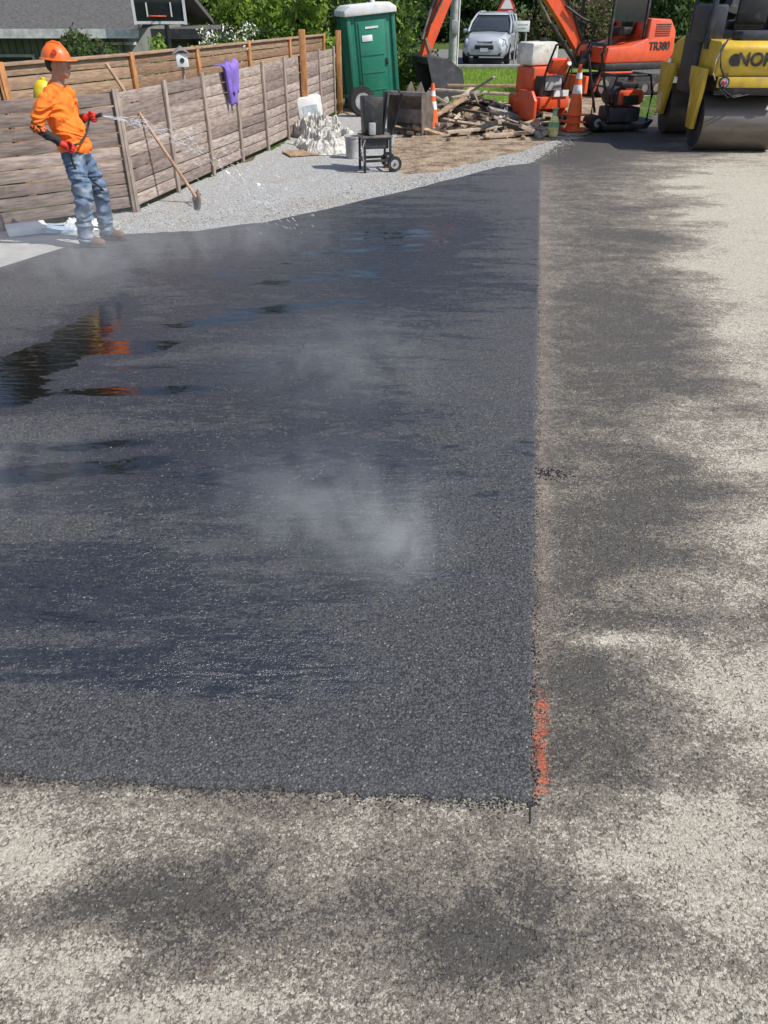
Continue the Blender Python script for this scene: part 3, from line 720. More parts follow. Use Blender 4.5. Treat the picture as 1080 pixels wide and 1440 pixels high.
# ------------------------------------------------------------------ debris pile
d = MB('debris_pile')
for _ in range(230):
    x = .45 + 2.8 * random.random(); yv = 16.4 + 2.8 * random.random() - .3 * abs(x - 1.6)
    hh = max(0.03, .55 * math.exp(-((x - 1.9) / 1.0) ** 2 - ((yv - 18) / .9) ** 2)) * random.random() + .03
    L = random.choice([.25, .4, .7, 1.0, 1.5]) * random.uniform(.7, 1.2)
    d.box((x, yv, hh), (L, random.uniform(.05, .16), random.uniform(.02, .09)), random.choice(m_wood + [m_wood[2]]), rot=(random.gauss(0, .25), random.gauss(0, .22), random.uniform(-1, 1.6)), bev=.004)
for _ in range(90):
    x = random.uniform(.4, 3.3); yv = random.uniform(15.4, 19)
    r = random.uniform(.02, .08); t = bmesh.new(); bmesh.ops.create_icosphere(t, subdivisions=1, radius=r)
    for v in t.verts: v.co *= random.uniform(.7, 1.25)
    d.merge(t, random.choice([m_wood[3], m_wood[2], m_wood[0], M_SM]), Matrix.Translation((x, yv, r * .5)))
for a in [((1.2, 15.9, .08), (3.6, 17.2, .1)), ((1.9, 15.6, .06), (3.2, 16.2, .06)), ((.7, 16.6, .12), (1.7, 17.6, .5)), ((1.0, 18.8, .55), (3.2, 18.6, .45)), ((1.3, 17.2, .3), (1.9, 18.2, .62)), ((1.4, 18.9, .62), (3.4, 19.0, .6))]:
    p0, p1 = Vector(a[0]), Vector(a[1]); dd = p1 - p0
    d.box((p0 + p1) / 2, (dd.length, .13, .05), random.choice(m_wood[:2]), rot=(0, -math.asin(dd.z / dd.length), math.atan2(dd.y, dd.x)), bev=.005)
d.done()
crumple('soil_heap', (1.7, 18.1, -.01), 1.3, 1.1, .35, M_DIRT, 12)
crumple('white_sack', (2.45, 17.3, .1), .16, .15, .26, mwb, 5, 20)

def cone(h=.78, stack=1, loc=(0, 0, 0), rz=0):
    c = MB('traffic_cone')
    c.box((0, 0, .02), (.38, .38, .04), m_black if stack < 2 else m_cone, bev=.012)
    for q in range(stack):
        z0 = .04 + q * .13
        def r(z): return .145 - .115 * (z / h)
        def seg(a, b, m, k=0): c.cyl((0, 0, z0 + a), (0, 0, z0 + b), r(a) + k, m, r(b) + k, seg=24)
        seg(0, h * .42, m_cone); seg(h * .42, h * .60, m_white, .002); seg(h * .60, h * .72, m_cone); seg(h * .72, h * .84, m_white, .002); seg(h * .84, h, m_cone)
        if q: c.box((0, 0, z0 - .01), (.37, .37, .03), m_cone, bev=.01, rot=(0, 0, .12 * q))
    return c.done(loc, (0, 0, rz))
cone(.78, 1, (.97, 16.9, .0), .3); cone(.85, 3, (3.82, 16.75, 0), .2)

s = MB('pump_sprayer'); mgs = pm('sprayer_green', (.20, .42, .25), .4, bump=0); mys = pm('sprayer_yellow', (.75, .65, .25), .4, bump=0)
s.lathe([(0, 0), (.09, 0), (.10, .03), (.10, .22), (.07, .32), (.035, .36), (.035, .40), (0, .40)], mys); s.cyl((0, 0, .36), (0, 0, .44), .045, mgs); s.tube([(-.06, 0, .47), (.06, 0, .47)], .014, mgs); s.cyl((0, 0, .42), (0, 0, .47), .012, mgs); s.cyl((0, 0, .16), (0, 0, .25), .102, mgs)
s.done((3.28, 16.0, 0))

# ------------------------------------------------------------------ concrete saw
k = MB('concrete_saw')
k.box((0, 0, .38), (.62, .9, .18), m_or, bev=.02)
for sx in (-.3, .3):
    wheel(k, (sx, -.33, .13), .13, .06, 'x'); wheel(k, (sx, .35, .13), .13, .06, 'x')
    k.box((sx * .9, 0, .24), (.05, .8, .12), m_or, bev=.01)
k.box((0, .12, .68), (.5, .5, .42), m_or, bev=.04); k.box((0, -.25, .62), (.46, .2, .3), m_black, bev=.02)
k.box((0, -.36, .66), (.34, .02, .2), m_lgrey, bev=.004)
k.box((0, .15, 1.07), (.56, .46, .34), pm('poly_tank', (.66, .64, .56), .45, bump=0, dirt=.3), bev=.06)
k.cyl((.1, .15, 1.23), (.1, .15, 1.29), .06, m_black)
k.prism([(-.42, .12), (-.42, .42), (-.30, .56), (.05, .56), (.18, .40), (.18, .12)], -.40, -.34, m_or, bev=.01, axis='x')
for sx in (-.24, .24): k.tube([(sx, -.3, .5), (sx, -.48, .95), (sx, -.62, 1.22), (sx, -.85, 1.28)], .018, m_black)
k.tube([(-.24, -.5, 1.0), (.24, -.5, 1.0)], .018, m_black); k.box((0, -.45, .92), (.36, .08, .22), m_or, rot=(.35, 0, 0), bev=.01)
k.cyl((.16, -.50, .95), (.16, -.52, .96), .04, m_white)
k.box((.1, -.47, .52), (.3, .02, .09), m_white)
k.tube([(.24, -.62, 1.22), (.5, -.2, 1.1), (.75, .1, .7), (.9, .3, .2)], .012, m_black)
k.done((3.22, 17.6, 0), (0, 0, R(28)), scale=1.2)

# ------------------------------------------------------------------ plate compactor
k = MB('plate_compactor')
k.prism([(-.42, .12), (-.36, .03), (.36, .03), (.45, .14), (.43, .16), (.3, .10), (-.3, .10), (-.4, .15)], -.27, .27, m_black, bev=.004)
k.box((0, 0, .22), (.5, .4, .2), m_grey, bev=.03); k.box((.05, 0, .45), (.42, .38, .22), m_or, bev=.05); k.cyl((-.12, -.16, .46), (-.12, .16, .46), .13, m_black, seg=20)
k.box((.05, -.195, .42), (.26, .02, .12), m_black, bev=.01); k.box((.05, 0, .60), (.28, .26, .1), m_black, bev=.03); k.cyl((.12, .0, .66), (.12, 0, .72), .05, m_black); k.box((.25, -.1, .45), (.06, .14, .14), m_lgrey, bev=.01)
for sy in (-.25, .25):
    k.tube([(-.32, sy, .14), (-.34, sy, .5), (-.26, sy, .74), (.28, sy, .74), (.36, sy, .5), (.34, sy, .14)], .018, m_or if sy > 0 else m_black)
k.tube([(-.26, -.25, .74), (-.26, .25, .74)], .018, m_black); k.tube([(.28, -.25, .74), (.28, .25, .74)], .018, m_black)
for sy in (-.2, .2): k.tube([(-.3, sy, .22), (-.42, sy, .6), (-.54, sy, 1.0), (-.50, sy, 1.12)], .02, m_black)
k.tube([(-.50, -.2, 1.12), (-.50, .2, 1.12)], .024, m_black); k.tube([(-.42, -.2, .6), (-.42, .2, .6)], .015, m_black)
k.tube([(-.5, .2, 1.12), (-.3, .25, 1.14), (-.25, .25, 1.0)], .014, m_black)
wheel(k, (-.42, 0, .12), .1, .3)
k.done((4.75, 16.9, 0), (0, 0, R(15)), scale=1.32)

# ------------------------------------------------------------------ tandem roller
r = MB('roller_body')
m_drum = pm('drum_steel', (.17, .145, .125), .4, .6, var=.2, vs=3, stretch=(.3, 3, 3), dirt=.75, dcol=(.20, .155, .11), dscale=7)
m_drs = pm('drum_side', (.025, .025, .028), .6, dirt=.5, dcol=(.14, .12, .10))
m_nav = pm('roller_dark', (.035, .04, .055), .5, dirt=.2)
DR = .43
for yc in (.0, 2.05):
    r.cyl((.0, yc, DR), (1.30, yc, DR), DR, m_drum, seg=64)
    for x0, x1 in ((-.006, .03), (1.27, 1.306)):
        r.cyl((x0, yc, DR), (x1, yc, DR), DR - .04, m_drs, seg=40)
    r.cyl((-.04, yc, DR), (0, yc, DR), .13, m_drs, seg=24); r.cyl((-.07, yc, DR), (-.03, yc, DR), .07, m_black, seg=16)
yk = [(-.16, .34), (.16, .34), (.26, .86), (.46, 1.02), (.50, 1.25), (-.30, 1.25), (-.30, 1.0)]
r.prism(yk, -.12, -.05, m_yel, bev=.012, axis='x'); r.prism(yk, 1.35, 1.42, m_yel, bev=.012, axis='x')
r.prism([(-.44, 1.14), (-.47, 1.56), (-.36, 1.64), (.62, 1.64), (.62, 1.14)], .02, 1.28, m_yel, bev=.04, axis='x')
r.box((.65, -.05, 1.03), (1.1, .9, .24), m_black, bev=.02)
r.box((.65, -.46, .92), (1.2, .06, .07), m_black, bev=.01)
r.box((.65, -.49, 1.07), (1.18, .03, .15), m_yel, bev=.008)
m_rl = pm('red_lens', (.6, .02, .02), .2, bump=0); m_bl = pm('blue_lens', (.1, .2, .5), .2, bump=0)
for x in (.16, 1.14):
    r.cyl((x, -.505, 1.07), (x, -.53, 1.07), .085, m_black, seg=20); r.cyl((x, -.525, 1.07), (x, -.54, 1.07), .062, m_lgrey, seg=20); r.sph((x - .02, -.54, 1.07), (.034, .01, .034), m_rl); r.sph((x + .035, -.54, 1.07), (.024, .01, .024), m_bl)
r.cyl((.27, -.466, 1.38), (.27, -.474, 1.38), .09, m_black, seg=20)
r.tube([(.14, -.52, 1.15), (.03, -.58, 1.3), (.0, -.52, 1.5), (.1, -.44, 1.66)], .014, m_black)
r.tube([(.02, -.5, 1.1), (-.04, -.5, 1.2), (-.02, -.46, 1.4), (.05, -.44, 1.62)], .01, m_lgrey)
for q in range(2): r.tube([(.15 + q * .05, -.48, 1.2), (.1 + q * .05, -.56, .98), (.25 + q * .1, -.56, .86), (.5 + q * .12, -.48, .9)], .011, m_black)
r.box((.65, 1.02, .80), (1.0, .95, .16), m_grey, bev=.02); r.box((.65, 1.0, .60), (.5, .6, .3), m_black, bev=.02)
r.prism([(1.5, .96), (1.5, 1.45), (1.62, 1.65), (2.35, 1.55), (2.52, 1.3), (2.5, .96)], .06, 1.24, m_yel, bev=.04, axis='x')
yk2 = [(1.87, .34), (2.23, .34), (2.42, .88), (2.46, 1.2), (1.55, 1.2), (1.62, .95)]
r.prism(yk2, -.12, -.05, m_yel, bev=.012, axis='x'); r.prism(yk2, 1.35, 1.42, m_yel, bev=.012, axis='x')
r.box((.65, .62, 1.70), (1.24, .5, .14), m_nav, bev=.03); r.box((.1, .72, 1.85), (.34, .8, .55), m_nav, bev=.05); r.box((1.22, .72, 1.85), (.3, .8, .55), m_nav, bev=.05)
r.box((.02, 1.0, 1.25), (.14, .9, .9), m_nav, bev=.04)
r.box((.66, .62, 1.83), (.5, .5, .14), m_black, bev=.05); r.box((.66, .35, 2.1), (.5, .12, .5), m_black, bev=.05)
r.box((.66, 1.42, 1.65), (.5, .16, .9), m_nav, bev=.03); r.cyl((.66, 1.28, 2.05), (.66, 1.24, 2.1), .19, m_black, seg=20)
for x in (.0, 1.30):
    r.box((x, .25, 2.3), (.08, .1, 1.6), m_nav, bev=.012)
    r.box((x, 1.3, 2.1), (.06, .08, 2.0), m_nav, bev=.012)
r.box((.65, .8, 3.13), (1.5, 1.4, .06), m_nav, bev=.02)
r.box((.75, -.05, 1.70), (.8, .5, .14), m_nav, bev=.04)
rt = bpy.data.objects.new('tandem_roller', None); scene.collection.objects.link(rt)
r.done(parent=rt)
text('NORDEK', .26, (.84, -.474, 1.38), (R(90), 0, 0), m_black, rt, 'lettering', .008)
rt.location = (5.42, 14.45, .0); rt.rotation_euler = (0, 0, R(-3))

# ------------------------------------------------------------------ excavator
x = MB('excavator_body')
for sy in (-.68, .68):
    pr = [(-1.15, .12), (-1.0, .0), (1.0, .0), (1.15, .12), (1.2, .3), (1.05, .46), (-1.05, .46), (-1.2, .3)]
    x.prism(pr, sy - .17, sy + .17, m_rub, bev=.02)
    x.box((0, sy, .24), (1.5, .36, .16), m_black, bev=.02)
    for q in range(5): x.cyl((-.8 + q * .4, sy - .185, .16), (-.8 + q * .4, sy + .185, .16), .10, m_steel, seg=16)
    for xx in (-1.0, 1.0): x.cyl((xx, sy - .185, .25), (xx, sy + .185, .25), .17, m_steel, seg=20)
x.box((0, 0, .35), (1.2, 1.1, .2), m_black, bev=.02); x.cyl((0, 0, .45), (0, 0, .6), .45, m_black, seg=24)
x.box((0, 0, .68), (2.0, 1.6, .18), m_black, bev=.05)
body = [(-1.15, .76), (-1.25, .95), (-1.22, 1.45), (-1.0, 1.72), (-.3, 1.75), (-.3, 1.3), (.2, 1.15), (.95, 1.12), (1.0, .76)]
x.prism(body, -.78, .78, m_or, bev=.05)
x.box((-1.2, 0, .95), (.3, 1.4, .3), m_black, bev=.08)
for s_y in (-.72, .72):
    for xx in (-.25, .85): x.box((xx, s_y * .9, 1.9), (.07, .07, 1.5), m_black, bev=.01)
x.box((.3, .0, 2.62), (1.3, 1.4, .07), m_or, bev=.02); x.box((.3, .64, 2.1), (1.0, .02, .85), m_glass); x.box((.0, 0, 1.45), (.5, .5, .2), m_black, bev=.05); x.box((-.22, 0, 1.75), (.12, .5, .6), m_black, bev=.05)
for q in range(6): x.box((-.75, .785, 1.36 + q * .05), (.5, .012, .02), m_black)
x.box((1.15, 0, .85), (.35, .3, .36), m_black, bev=.03)
def beam(pts, hs, wd, mat):
    rings = []
    for i, (px, pz) in enumerate(pts):
        a = Vector(pts[max(0, i - 1)]); b = Vector(pts[min(len(pts) - 1, i + 1)]); t_ = (b - a).normalized(); nn = Vector((-t_.y, t_.x)) * hs[i] / 2
        rings.append([(px + nn.x, -wd / 2, pz + nn.y), (px + nn.x, wd / 2, pz + nn.y), (px - nn.x, wd / 2, pz - nn.y), (px - nn.x, -wd / 2, pz - nn.y)])
    x.loft(rings, mat)
beam([(1.2, .95), (1.9, 1.75), (2.7, 2.55), (3.6, 2.95), (4.4, 2.95), (5.15, 2.75)], [.24, .34, .40, .38, .30, .22], .2, m_or)
beam([(4.85, 3.35), (5.1, 2.85), (5.55, 1.9), (5.95, .95)], [.2, .38, .30, .18], .2, m_or)
x.cyl((1.35, 0, .75), (2.3, 0, 1.65), .06, m_black); x.cyl((2.3, 0, 1.65), (2.9, 0, 2.35), .035, m_steel)
x.cyl((3.3, 0, 3.25), (4.2, 0, 3.4), .06, m_black); x.cyl((4.2, 0, 3.4), (4.85, 0, 3.35), .035, m_steel)
x.cyl((5.38, 0, 2.95), (5.75, 0, 2.0), .055, m_black); x.cyl((5.75, 0, 2.0), (5.98, 0, 1.35), .032, m_steel)
for sy in (-.12, .12):
    x.tube([(1.3, sy, 1.2), (1.8, sy * 1.3, 2.0), (2.6, sy * 1.3, 2.85), (3.6, sy * 1.3, 3.25), (4.6, sy, 3.2), (5.3, sy * 1.3, 2.6), (5.8, sy, 1.7)], .03, m_black)
    x.tube([(1.1, sy, 1.1), (1.0, sy * 2, 1.6), (1.5, sy * 2, 1.75), (2.0, sy * 1.5, 2.0)], .03, m_black)
    x.box((5.86, sy, 1.2), (.06, .02, .4), m_steel, rot=(0, .4, 0)); x.box((5.78, sy * .9, .95), (.34, .03, .08), m_steel, rot=(0, .5, 0))
bp = [(6.05, 1.0), (5.9, 1.05), (5.45, .95), (5.05, .7), (4.98, .35), (5.2, .1), (5.65, .02), (5.62, .10), (5.25, .2), (5.1, .4), (5.2, .62), (5.55, .82), (5.95, .85)]
x.prism(bp, -.40, .40, m_grey, bev=.006)
sp_ = [(6.05, 1.0), (5.45, .95), (5.05, .7), (4.98, .35), (5.2, .1), (5.65, .02), (5.9, .5)]
x.prism(sp_, -.42, -.40, m_grey); x.prism(sp_, .40, .42, m_grey)
x.box((1.55, 0, .3), (.1, 1.7, .4), m_or, bev=.02)
ex = bpy.data.objects.new('mini_excavator', None); scene.collection.objects.link(ex); x.done(parent=ex)
text('TR380', .26, (-.72, .79, 1.12), (R(90), 0, R(180)), m_black, ex, 'lettering', .006)
ex.location = (6.5, 24.2, 0); ex.rotation_euler = (0, 0, R(204.4)); ex.scale = (1.02, 1.02, 1.02)

# ------------------------------------------------------------------ SUV
c = MB('parked_suv'); m_car = pm('car_silver', (.55, .57, .60), .25, .3, var=.03, bump=0, coat=.6)
gt = NT('car_glass'); gt.set(col=gt.mix(gt.noise(1.5), (.02, .025, .03), (.06, .07, .08)), rough=.12, spec=.35); m_cg = gt.m
def rr(xv, hw, z0, z1, e=.14):
    return [(xv, -hw + e, z0), (xv, hw - e, z0), (xv, hw - .02, z0 + e), (xv, hw, (z0 + z1) / 2), (xv, hw - .05, z1 - e), (xv, hw - .22, z1), (xv, 0, z1 + .03), (xv, -hw + .22, z1), (xv, -hw + .05, z1 - e), (xv, -hw, (z0 + z1) / 2), (xv, -hw + .02, z0 + e)]
c.loft([rr(-2.3, .76, .4, 1.0), rr(-2.15, .90, .30, 1.06), rr(-1, .93, .26, 1.08), rr(.8, .93, .26, 1.06), rr(1.1, .92, .26, 1.04), rr(1.6, .90, .26, 1.01), rr(1.95, .88, .26, .96), rr(2.2, .80, .28, .88), rr(2.32, .66, .34, .76)], m_car)
def gh(xv, wb, zt, wt): return [(xv, -wb, 1.02), (xv, wb, 1.02), (xv, (wb + wt) / 2 + .02, (1.02 + zt) / 2), (xv, wt, zt - .05), (xv, wt - .12, zt), (xv, -wt + .12, zt), (xv, -wt, zt - .05), (xv, -(wb + wt) / 2 - .02, (1.02 + zt) / 2)]
c.loft([gh(-2.2, .82, 1.12, .80), gh(-1.85, .84, 1.58, .66), gh(-.6, .85, 1.67, .68), gh(.1, .85, 1.62, .66), gh(.6, .85, 1.36, .74), gh(1.05, .84, 1.09, .82)], m_cg)
c.prism([(-1.95, 1.56), (-1.85, 1.61), (-.6, 1.71), (.12, 1.66), (.22, 1.60), (-.6, 1.64)], -.60, .60, m_car, bev=.015)
for sy in (-1, 1):
    c.tube([(1.08, .84 * sy, 1.05), (.6, .79 * sy, 1.36), (.12, .66 * sy, 1.61), (-.6, .68 * sy, 1.67), (-1.85, .66 * sy, 1.58), (-2.2, .82 * sy, 1.08)], .04, m_car)
    c.tube([(-.3, .87 * sy, 1.04), (-.35, .70 * sy, 1.64)], .03, m_car); c.tube([(-1.5, .86 * sy, 1.04), (-1.65, .70 * sy, 1.6)], .05, m_car)
    c.tube([(-1.7, .56 * sy, 1.70), (0, .56 * sy, 1.72)], .02, m_lgrey)
    c.box((.80, .99 * sy, 1.08), (.12, .18, .13), m_car, bev=.04)
    c.prism([(1.9, .74), (2.27, .64), (2.22, .80), (1.85, .92)], .56 * sy - .2, .56 * sy + .22, pm('headlight', (.6, .62, .65), .1, bump=0), bev=.03)
    c.cyl((2.2, .62 * sy, .42), (2.30, .62 * sy, .42), .07, m_lgrey)
    for xx in (-1.4, 1.4): wheel(c, (xx, .82 * sy, .35), .35, .22)
c.box((2.24, 0, .74), (.16, .64, .10), m_black, bev=.02); c.box((2.26, 0, .58), (.16, .74, .14), m_black, bev=.03); c.box((2.33, 0, .665), (.04, .70, .04), m_lgrey); c.box((2.24, 0, .36), (.14, 1.3, .14), m_black, bev=.03); c.box((2.35, 0, .50), (.01, .3, .12), m_white)
c.done((4.62, 37.5, 0), (0, 0, R(-104)), scale=1.04)

# ------------------------------------------------------------------ signs, pole
s = MB('roadside_sign'); s.box((0, 0, 1.32), (.62, .03, .36), m_white, bev=.005)
for q in range(2): s.box((random.uniform(-.05, .05), -.02, 1.38 - q * .12), (.4 - .08 * q, .004, .02), m_lgrey)
for sx in (-.2, .2): s.cyl((sx, .03, 0), (sx, .03, 1.45), .03, m_lgrey)
s.done((5.45, 35.0, 0))
s = MB('warning_sign')
s.prism([(-.45, 1.75), (.45, 1.75), (0, 2.55)], -.01, .01, m_red); s.prism([(-.31, 1.83), (.31, 1.83), (0, 2.38)], -.02, -.012, m_white); s.cyl((0, .03, 0), (0, .03, 2.6), .03, m_lgrey); s.done((5.9, 43, 0))
s = MB('utility_pole'); s.cyl((0, 0, 0), (0, 0, 9), .15, pm('pole_grey', (.46, .45, .42), .85), .11, seg=16); s.box((0, -.16, 1.5), (.2, .08, .35), m_lgrey, bev=.01); s.tube([(.12, -.1, 0), (.12, -.1, 6)], .025, m_white); s.box((0, 0, 8.4), (1.8, .1, .12), m_wood[2]); s.done((2.15, 27, 0))

# ------------------------------------------------------------------ house
def siding():
    t = NT('grey_green_siding'); n = t.noise(2, 4)
    w_ = t.new('ShaderNodeTexWave', wave_type='BANDS', bands_direction='X'); t.put(w_.inputs['Vector'], t.tc); w_.inputs['Scale'].default_value = 1.6
    c_ = t.mix(t.step(n, .3, .7), (.15, .16, .145), (.22, .23, .21)); c_ = t.mix(t.step(w_.outputs['Fac'], .93, .99), c_, (.04, .04, .04))
    t.set(col=c_, rough=.85, normal=t.bump(w_.outputs['Fac'], .4, -.02)); return t.m
h = MB('ranch_house'); ms = siding(); mroof = pm('shingle_roof', (.10, .095, .09), .9, var=.3, vs=12, bump=.6, bs=30); mtr = pm('house_trim', (.55, .55, .52), .7)
h.box((-12.5, 28, .15), (11, 8, 2.7), ms)
h.prism([(22.6, 1.42), (28, 2.75), (33.4, 1.42), (33.4, 1.56), (28, 2.93), (22.6, 1.56)], -18.5, -6.4, mroof, axis='x')
h.box((-12.4, 22.57, 1.47), (12.2, .06, .2), mtr)
for q in range(5):
    h.box((-16.3 + q * 2.0, 23.97, .45), (1.3, .06, 1.0), mtr, bev=.01); h.box((-16.3 + q * 2.0, 23.93, .45), (1.16, .04, .86), m_glass)
for i in range(4):
    for j in range(3): h.lathe([(.13, -.03), (.17, -.03), (.17, .03), (.13, .03)], mtr, (-7.9 + .36 * i, 23.5, .5 + .36 * j), 12)
h.box((-3.9 - 3.2, 29.5, 1.32), (6.2, 6, .22), mroof, bev=.02); h.box((-7.1, 26.46, 1.34), (6.2, .05, .26), m_grey)
for xx in (-9.8, -7.2, -4.3): h.box((xx, 26.8, 0), (.16, .16, 2.5), mtr)
h.box((-7.1, 32.3, 0), (6, .2, 2.5), ms)
h.cyl((-11, 28, 2.6), (-11, 28, 3.4), .1, m_lgrey)
h.done()

b = MB('basketball_hoop'); b.cyl((0, 0, -1.2), (0, 0, 2.6), .06, m_black); b.tube([(0, 0, 2.2), (0, -.5, 2.5)], .05, m_black)
b.box((0, -.55, 2.15), (1.3, .03, .9), m_glass, bev=.005)
for q in (-1, 1): b.box((.63 * q, -.57, 2.15), (.06, .03, .96), m_white); b.box((0, -.571, 2.15 + .44 * q), (1.2, .03, .06), m_white)
for q in (-1, 1): b.box((.3 * q, -.571, 1.98), (.03, .02, .3), m_white)
b.tube([(.22 * math.cos(a * .523), -.82 + .22 * math.sin(a * .523), 1.85) for a in range(13)], .012, m_or); b.tube([(0, -.57, 1.85), (0, -.6, 1.85)], .02, m_or)
b.done((-5.6, 22.8, 0))

# ------------------------------------------------------------------ foliage
def leafmat(name, c1, c2):
    t = NT(name); n = t.noise(1.2, 3); t.set(col=t.mix(t.step(n, .3, .7), c1, c2), rough=.6, spec=.3)
    tr = t.new('ShaderNodeBsdfTranslucent'); t.put(tr.inputs[0], C(c2, 1.4)); mx = t.new('ShaderNodeMixShader'); mx.inputs[0].default_value = .35
    t.nt.links.new(t.b.outputs[0], mx.inputs[1]); t.nt.links.new(tr.outputs[0], mx.inputs[2]); t.nt.links.new(mx.outputs[0], t.out.inputs[0]); return t.m
L_dk = leafmat('leaf_dark', (.016, .035, .012), (.04, .075, .022)); L_md = leafmat('leaf_mid', (.045, .10, .02), (.10, .17, .04)); L_br = leafmat('leaf_bright', (.15, .25, .03), (.30, .40, .07))
L_fl = pm('white_blossom', (.75, .74, .66), .7, bump=0); L_bw = leafmat('leaf_brown', (.09, .07, .045), (.18, .13, .08))
m_bark = pm('bark', (.10, .075, .055), .9, bump=.7, bs=30, stretch=(2, 2, .5))
def leaves(name, blobs, dens, size, mats, probs, trunk=None, ratio=.45, shell=.5):
    Vs = []; MI = []
    for (cx, cy, cz, rx, ry, rz) in blobs:
        n = int(dens * (rx * ry + ry * rz + rx * rz))
        u = np.random.normal(size=(n, 3)); u /= np.linalg.norm(u, axis=1)[:, None]
        rad = shell + (1 - shell) * np.random.rand(n); rad *= 1 + .22 * np.sin(u[:, 0] * 7 + cx) * np.cos(u[:, 2] * 6 + cy) + .12 * np.random.randn(n)
        p = np.array([cx, cy, cz]) + u * rad[:, None] * np.array([rx, ry, rz])
        a = np.random.normal(size=(n, 3)); a /= np.linalg.norm(a, axis=1)[:, None]; bb = np.cross(a, np.random.normal(size=(n, 3))); bb /= np.linalg.norm(bb, axis=1)[:, None]
        sz = size * (.6 + .8 * np.random.rand(n))[:, None]
        Vs.append(np.stack([p - a * sz, p + bb * sz * ratio, p + a * sz, p - bb * sz * ratio], 1).reshape(-1, 3))
        MI.append(np.random.choice(len(mats), n, p=probs))
    V = np.concatenate(Vs); MI = np.concatenate(MI); n = len(V) // 4
    me = bpy.data.meshes.new(name); me.vertices.add(n * 4); me.vertices.foreach_set('co', V.ravel()); me.loops.add(n * 4); me.polygons.add(n)
    me.loops.foreach_set('vertex_index', np.arange(n * 4)); me.polygons.foreach_set('loop_start', np.arange(n) * 4); me.polygons.foreach_set('material_index', MI.astype(np.int32))
    me.update(calc_edges=True)
    for m in mats: me.materials.append(m)
    if trunk:
        root = bpy.data.objects.new(name, None); scene.collection.objects.link(root)
        o = bpy.data.objects.new('crown', me); scene.collection.objects.link(o); o.parent = root
        t = MB('trunk_and_limbs')
        for pts, r0 in trunk:
            k = len(pts); t.tube(pts, [r0 * (1 - .75 * i / (k - 1)) for i in range(k)], m_bark, 8)
        t.done(parent=root)
    else:
        o = bpy.data.objects.new(name, me); scene.collection.objects.link(o)
rnd = random.uniform
leaves('bright_green_shrub', [(-2.9 + rnd(-1.5, 1.7), 23.0 + rnd(-.8, .8), rnd(.2, 3.0), rnd(.3, .7), rnd(.3, .7), rnd(.3, .6)) for _ in range(30)], 420, .085, [L_br, L_md, L_dk], [.74, .2, .06], [([(-3.3, 23.5, -.5), (-3.2, 23.5, 1), (-2.8, 23.5, 2.5)], .09), ([(-3.3, 23.5, .2), (-3.8, 23.3, 1.4), (-4.3, 23.5, 2.4)], .06)])
leaves('blossoming_tree', [(-3.05 + rnd(-.5, .45), 16.6 + rnd(-.5, .6), rnd(1.0, 1.75), .2, .2, .18) for _ in range(14)], 650, .028, [L_fl, L_md, L_br], [.5, .2, .3], [([(-3.0, 16.7, -.3), (-3.0, 16.7, .8), (-2.9, 16.6, 1.5)], .04), ([(-3.0, 16.7, .6), (-3.3, 16.7, 1.2), (-3.4, 16.6, 1.7)], .025)])
leaves('fence_shrub', [(-4.6 + rnd(-.45, .45), 13.2 + rnd(-.3, .3), rnd(.9, 1.75), .25, .25, .22) for _ in range(12)], 800, .04, [L_md, L_dk, L_bw], [.5, .3, .2], [([(-4.6, 13.2, -.4), (-4.6, 13.2, 1.3)], .04)])
leaves('fence_shrub', [(-4.0 + rnd(-.15, .15), 15.3 + rnd(-.2, .2), rnd(.9, 1.75), .16, .16, .2) for _ in range(7)], 800, .04, [L_br, L_md], [.8, .2], [([(-4.0, 15.3, -.4), (-4.0, 15.3, 1.4)], .03)])
leaves('hedge', [(rnd(-1.5, 1.2), 23.8 + rnd(-.8, 2), rnd(.1, .8), .6, .5, .45) for _ in range(18)], 420, .07, [L_md, L_dk, L_br], [.5, .25, .25])
leaves('hedge', [(rnd(-1.8, .6), rnd(28, 32), rnd(.3, 2.2), .9, .8, .8) for _ in range(16)], 160, .11, [L_dk, L_md, L_br], [.35, .4, .25])
leaves('ornamental_shrub', [(rnd(7.6, 12.5), rnd(48, 50), rnd(.3, 1.8), 1.0, .8, .8) for _ in range(22)], 140, .12, [L_bw, L_md, L_dk], [.6, .25, .15])
def fir(cx, cy, h, r):
    out = []; n = int(h * 1.6)
    for i in range(n):
        f = i / n; rr_ = r * (1 - f) * rnd(.75, 1.1) + .3; z = -1 + .6 + h * f
        for q in range(4):
            a = rnd(0, 6.28); out.append((cx + math.cos(a) * rr_ * .5, cy + math.sin(a) * rr_ * .5, z, rr_ * .62, rr_ * .62, h / n * .8))
    return out
for i, (cx, cy, hh_, rr_) in enumerate([(-21, 41, 27, 4.6), (-26, 37, 26, 4.6), (-17, 40, 25, 4.2), (-13.2, 44, 20, 3.6), (-7, 46, 17, 3.6), (-3.2, 46, 11, 3.0), (.5, 54, 14, 3.5), (-31, 36, 24, 4.5), (5, 57, 12, 3), (11, 58, 13, 3.2), (16.5, 55, 11, 3), (22, 56, 12, 3.2)]):
    leaves('fir_tree', fir(cx, cy, hh_, rr_), 30, .28, [L_dk, L_md], [.72, .28], [([(cx, cy, -1.2), (cx, cy, hh_ * .5), (cx, cy, hh_ * .95)], .32)], ratio=.3)
leaves('distant_trees', [(-45 + i * 2.4 + rnd(-1, 1), 63 + rnd(-2, 6), rnd(.5, 5), 2.4, 2.2, 2.6) for i in range(46)] + [(-42 + i * 3.3 + rnd(-1, 1), 66 + rnd(-2, 6), rnd(5, 8), 2.6, 2.2, 2.6) for i in range(32)], 42, .3, [L_dk, L_md, L_br], [.4, .4, .2], ratio=.5, shell=.3)
